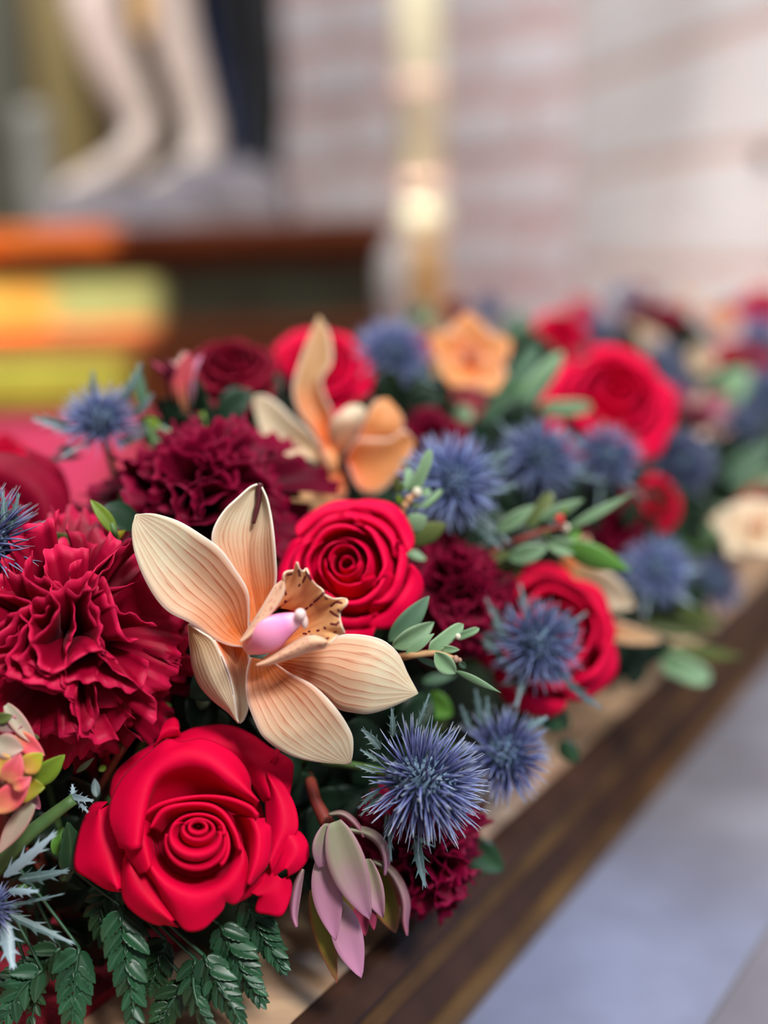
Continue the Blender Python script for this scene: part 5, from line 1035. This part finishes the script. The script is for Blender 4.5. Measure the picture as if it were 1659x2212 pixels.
twig('muted green leaves at the right edge above the cream orchid', (0, 0, 1), .60, [(1540, 1080, -.01), (1600, 1020), (1650, 970)], [((1545, 1050), (1680, 950), 60, 'lance', 'sage_dark', .1), ((1590, 1070), (1700, 1010), 55, 'lance', 'sage', .2), ((1430, 1090), (1500, 1040), 50, 'oval', 'sage_dark', .1), ((1470, 1180), (1560, 1140), 60, 'oval', 'brightgreen', .1), ((1530, 1170), (1560, 1090), 60, 'oval', 'sage', .2)], (), 'stem_green')
twig('green leaves hanging over the step edge right of the half hidden rose', (0, 0, 1), .50, [(1360, 1360, -.02), (1420, 1400), (1500, 1450)], [((1430, 1420), (1535, 1468), 52, 'strap', 'sage', .1), ((1380, 1340), (1560, 1370), 40, 'lance', 'olive', .2), ((1300, 1440), (1450, 1400), 60, 'lance', 'green', .2), ((1440, 1400), (1610, 1420), 30, 'lance', 'olive', .1), ((1460, 1310), (1560, 1350), 40, 'lance', 'olive', .1)], (), 'stem_green')
# the far end of the garland
FARR = [('rose', 'far bright red rose beside the far violet thistle', 1212, 722, .74, 62, (0, .4, 1), 'rose_bright', .2, 2), ('rose', 'far red rose cut by the right edge at the top of the garland', 1648, 668, .98, 58, (0, .4, 1), 'rose_bright', .8, 3),
        ('rose', 'far red rose in the middle of the blurred right end', 1590, 778, .86, 46, (0, .3, 1), 'rose', .4, 4), ('rose', 'far red rose peeping behind the orange orchid', 915, 745, .62, 40, (0, .6, 1), 'rose', .4, 2), ('rose', 'far crimson rose on the skyline of the garland', 1262, 668, .92, 36, (0, .5, 1), 'rose_bright', 1.4, 2),
        ('rose', 'far dull red rose just right of the crimson skyline rose', 1650, 770, .92, 38, (0, .4, 1), 'rose', 2, 3), ('rose', 'lone deep red rose at the back beside the candlestick foot', 985, 668, .80, 30, (0, .5, 1), 'rose_dark', 2, 4)]
for _, lab, x, y, d, R_, fc_, m, sp, sd in FARR: rose(lab, x, y, d, R_, fc_, m, sp, sd)
for lab, x, y, d, R_, m, sd in [('far violet thistle between two far roses', 1290, 722, .80, 58, 'spine', 21), ('far small blue thistle behind the orange orchid, before the wall', 1055, 668, .78, 38, 'spine_bright', 22), ('far grey-blue thistle left of the pale cream orchid', 1420, 790, .78, 58, 'spine', 23), ('far lilac thistle below the skyline rose at right edge', 1640, 722, .92, 50, 'spine_bright', 24),
        ('far blue thistle at the right edge above the muted leaves', 1650, 850, .74, 68, 'spine_bright', 25), ('far navy thistle beside the wine leucadendron', 1600, 915, .70, 52, 'spine', 26), ('far grey thistle on the skyline by the orange bloom', 1590, 668, 1.02, 34, 'spine', 27), ('far teal thistle on the skyline left of the maroon bloom', 1345, 645, 1.0, 34, 'spine', 28), ('far dusky blue thistle over the middle rose', 1462, 838, .70, 44, 'spine', 29)]:
    thistle(lab, x, y, d, R_*1.2, (0, .6, .8), sd*.3, m, False, 160, 5, 1.15, 1.0, seed=sd)
orchid('far pale orchid behind the violet thistle', 1392, 738, .86, 56, (.2, .5, .8), 1.1, 'orchid_cream', 6)
orchid('far cream white orchid bud at the centre of the blurred end', 1503, 785, .78, 44, (.1, .3, 1), .6, 'orchid_cream', 7, closed=.9)
orchid('far orange orchid on the right skyline', 1545, 700, .92, 52, (.3, .4, .8), .2, 'orchid_orange', 8, closed=.9)
orchid('far amber orchid petal tip on the skyline', 1478, 655, 1.04, 40, (.3, .7, .6), 1.2, 'orchid_far', 9, closed=.8)
carnation('far maroon carnation on the skyline', 1392, 690, .90, 42, (0, .6, 1), 'carnation_dark', .3, 3)
carnation('far crimson carnation at the garland end, behind the maroon one', 1450, 690, .98, 40, (0, .6, 1), 'carnation', .3, 1)
bud('far dusky pink bud pointing up on the skyline', 'leucadendron', 'leucadendron', 1400, 632, .98, 30, (.3, 1, .2), ['bract_mauve', 'bract_wine'], .4, 7, 5, .2)
bud('far taupe bud under the navy thistle', 'leucadendron', 'leucadendron', 1540, 930, .64, 30, (.3, .6, .8), ['bract_cream', 'bract_mauve'], .4, 7, 6, .3)
twig('far green leaves below the red rose in the blurred end', (0, 0, 1), .72, [(1530, 880, -.02), (1560, 850), (1600, 820)], [((1540, 860), (1620, 800), 70, 'oval', 'sage', .1), ((1550, 880), (1600, 860), 60, 'oval', 'brightgreen', .1), ((1440, 900), (1480, 850), 50, 'oval', 'thistle_leaf_pale', .1)], (), 'stem_green')
twig('far leaves on the skyline behind the orange orchid', (0, 0, 1), .74, [(1090, 740, -.02), (1100, 700), (1120, 670)], [((1090, 730), (1130, 670), 46, 'oval', 'sage_dark', .1), ((1100, 740), (1160, 700), 40, 'oval', 'olive', .1), ((880, 700), (930, 660), 40, 'oval', 'sage_dark', .2), ((940, 700), (890, 680), 40, 'oval', 'sage', .2)], (), 'stem_green')

# each filler sprig is told apart by the flower next to it
def topx(p):
    q = np.asarray(p) - CAM; d = q @ FWD; return np.array([W/2 + F*(q @ RGT)/d, H/2 - F*(q @ UPV)/d])
heads = [(topx(o.location), o['label']) for o in SC.objects if o.parent is None and o.type == 'EMPTY' and o.get('category') in ('rose', 'carnation', 'thistle', 'orchid', 'leucadendron')]
def short(l):
    w = l.split(',')[0].split()
    if len(w) <= 7: return ' '.join(w)
    for i in range(7, 2, -1):
        if w[i] in ('between', 'behind', 'at', 'in', 'with', 'beside', 'under', 'below', 'hanging', 'above', 'cut', 'against', 'directly', 'just', 'on', 'right', 'rising', 'near', 'nearest', 'deep', 'low', 'turned', 'seen'): return ' '.join(w[:i])
    return ' '.join(w[:7])
seen = set()
for o in FILL:
    q = topx(o.location); hs = sorted(heads, key=lambda h: np.linalg.norm(h[0]-q))[:25]; lab = None
    for h, l in hs:
        dx, dy = q - h
        wd_ = ('right of' if dx > 0 else 'left of') if abs(dx) > abs(dy) else ('below' if dy > 0 else 'above')
        c = 'dark leafy sprig tucked in just %s the %s' % (wd_, short(l))
        if c not in seen: lab = c; break
    if lab: o['label'] = lab; seen.add(lab)
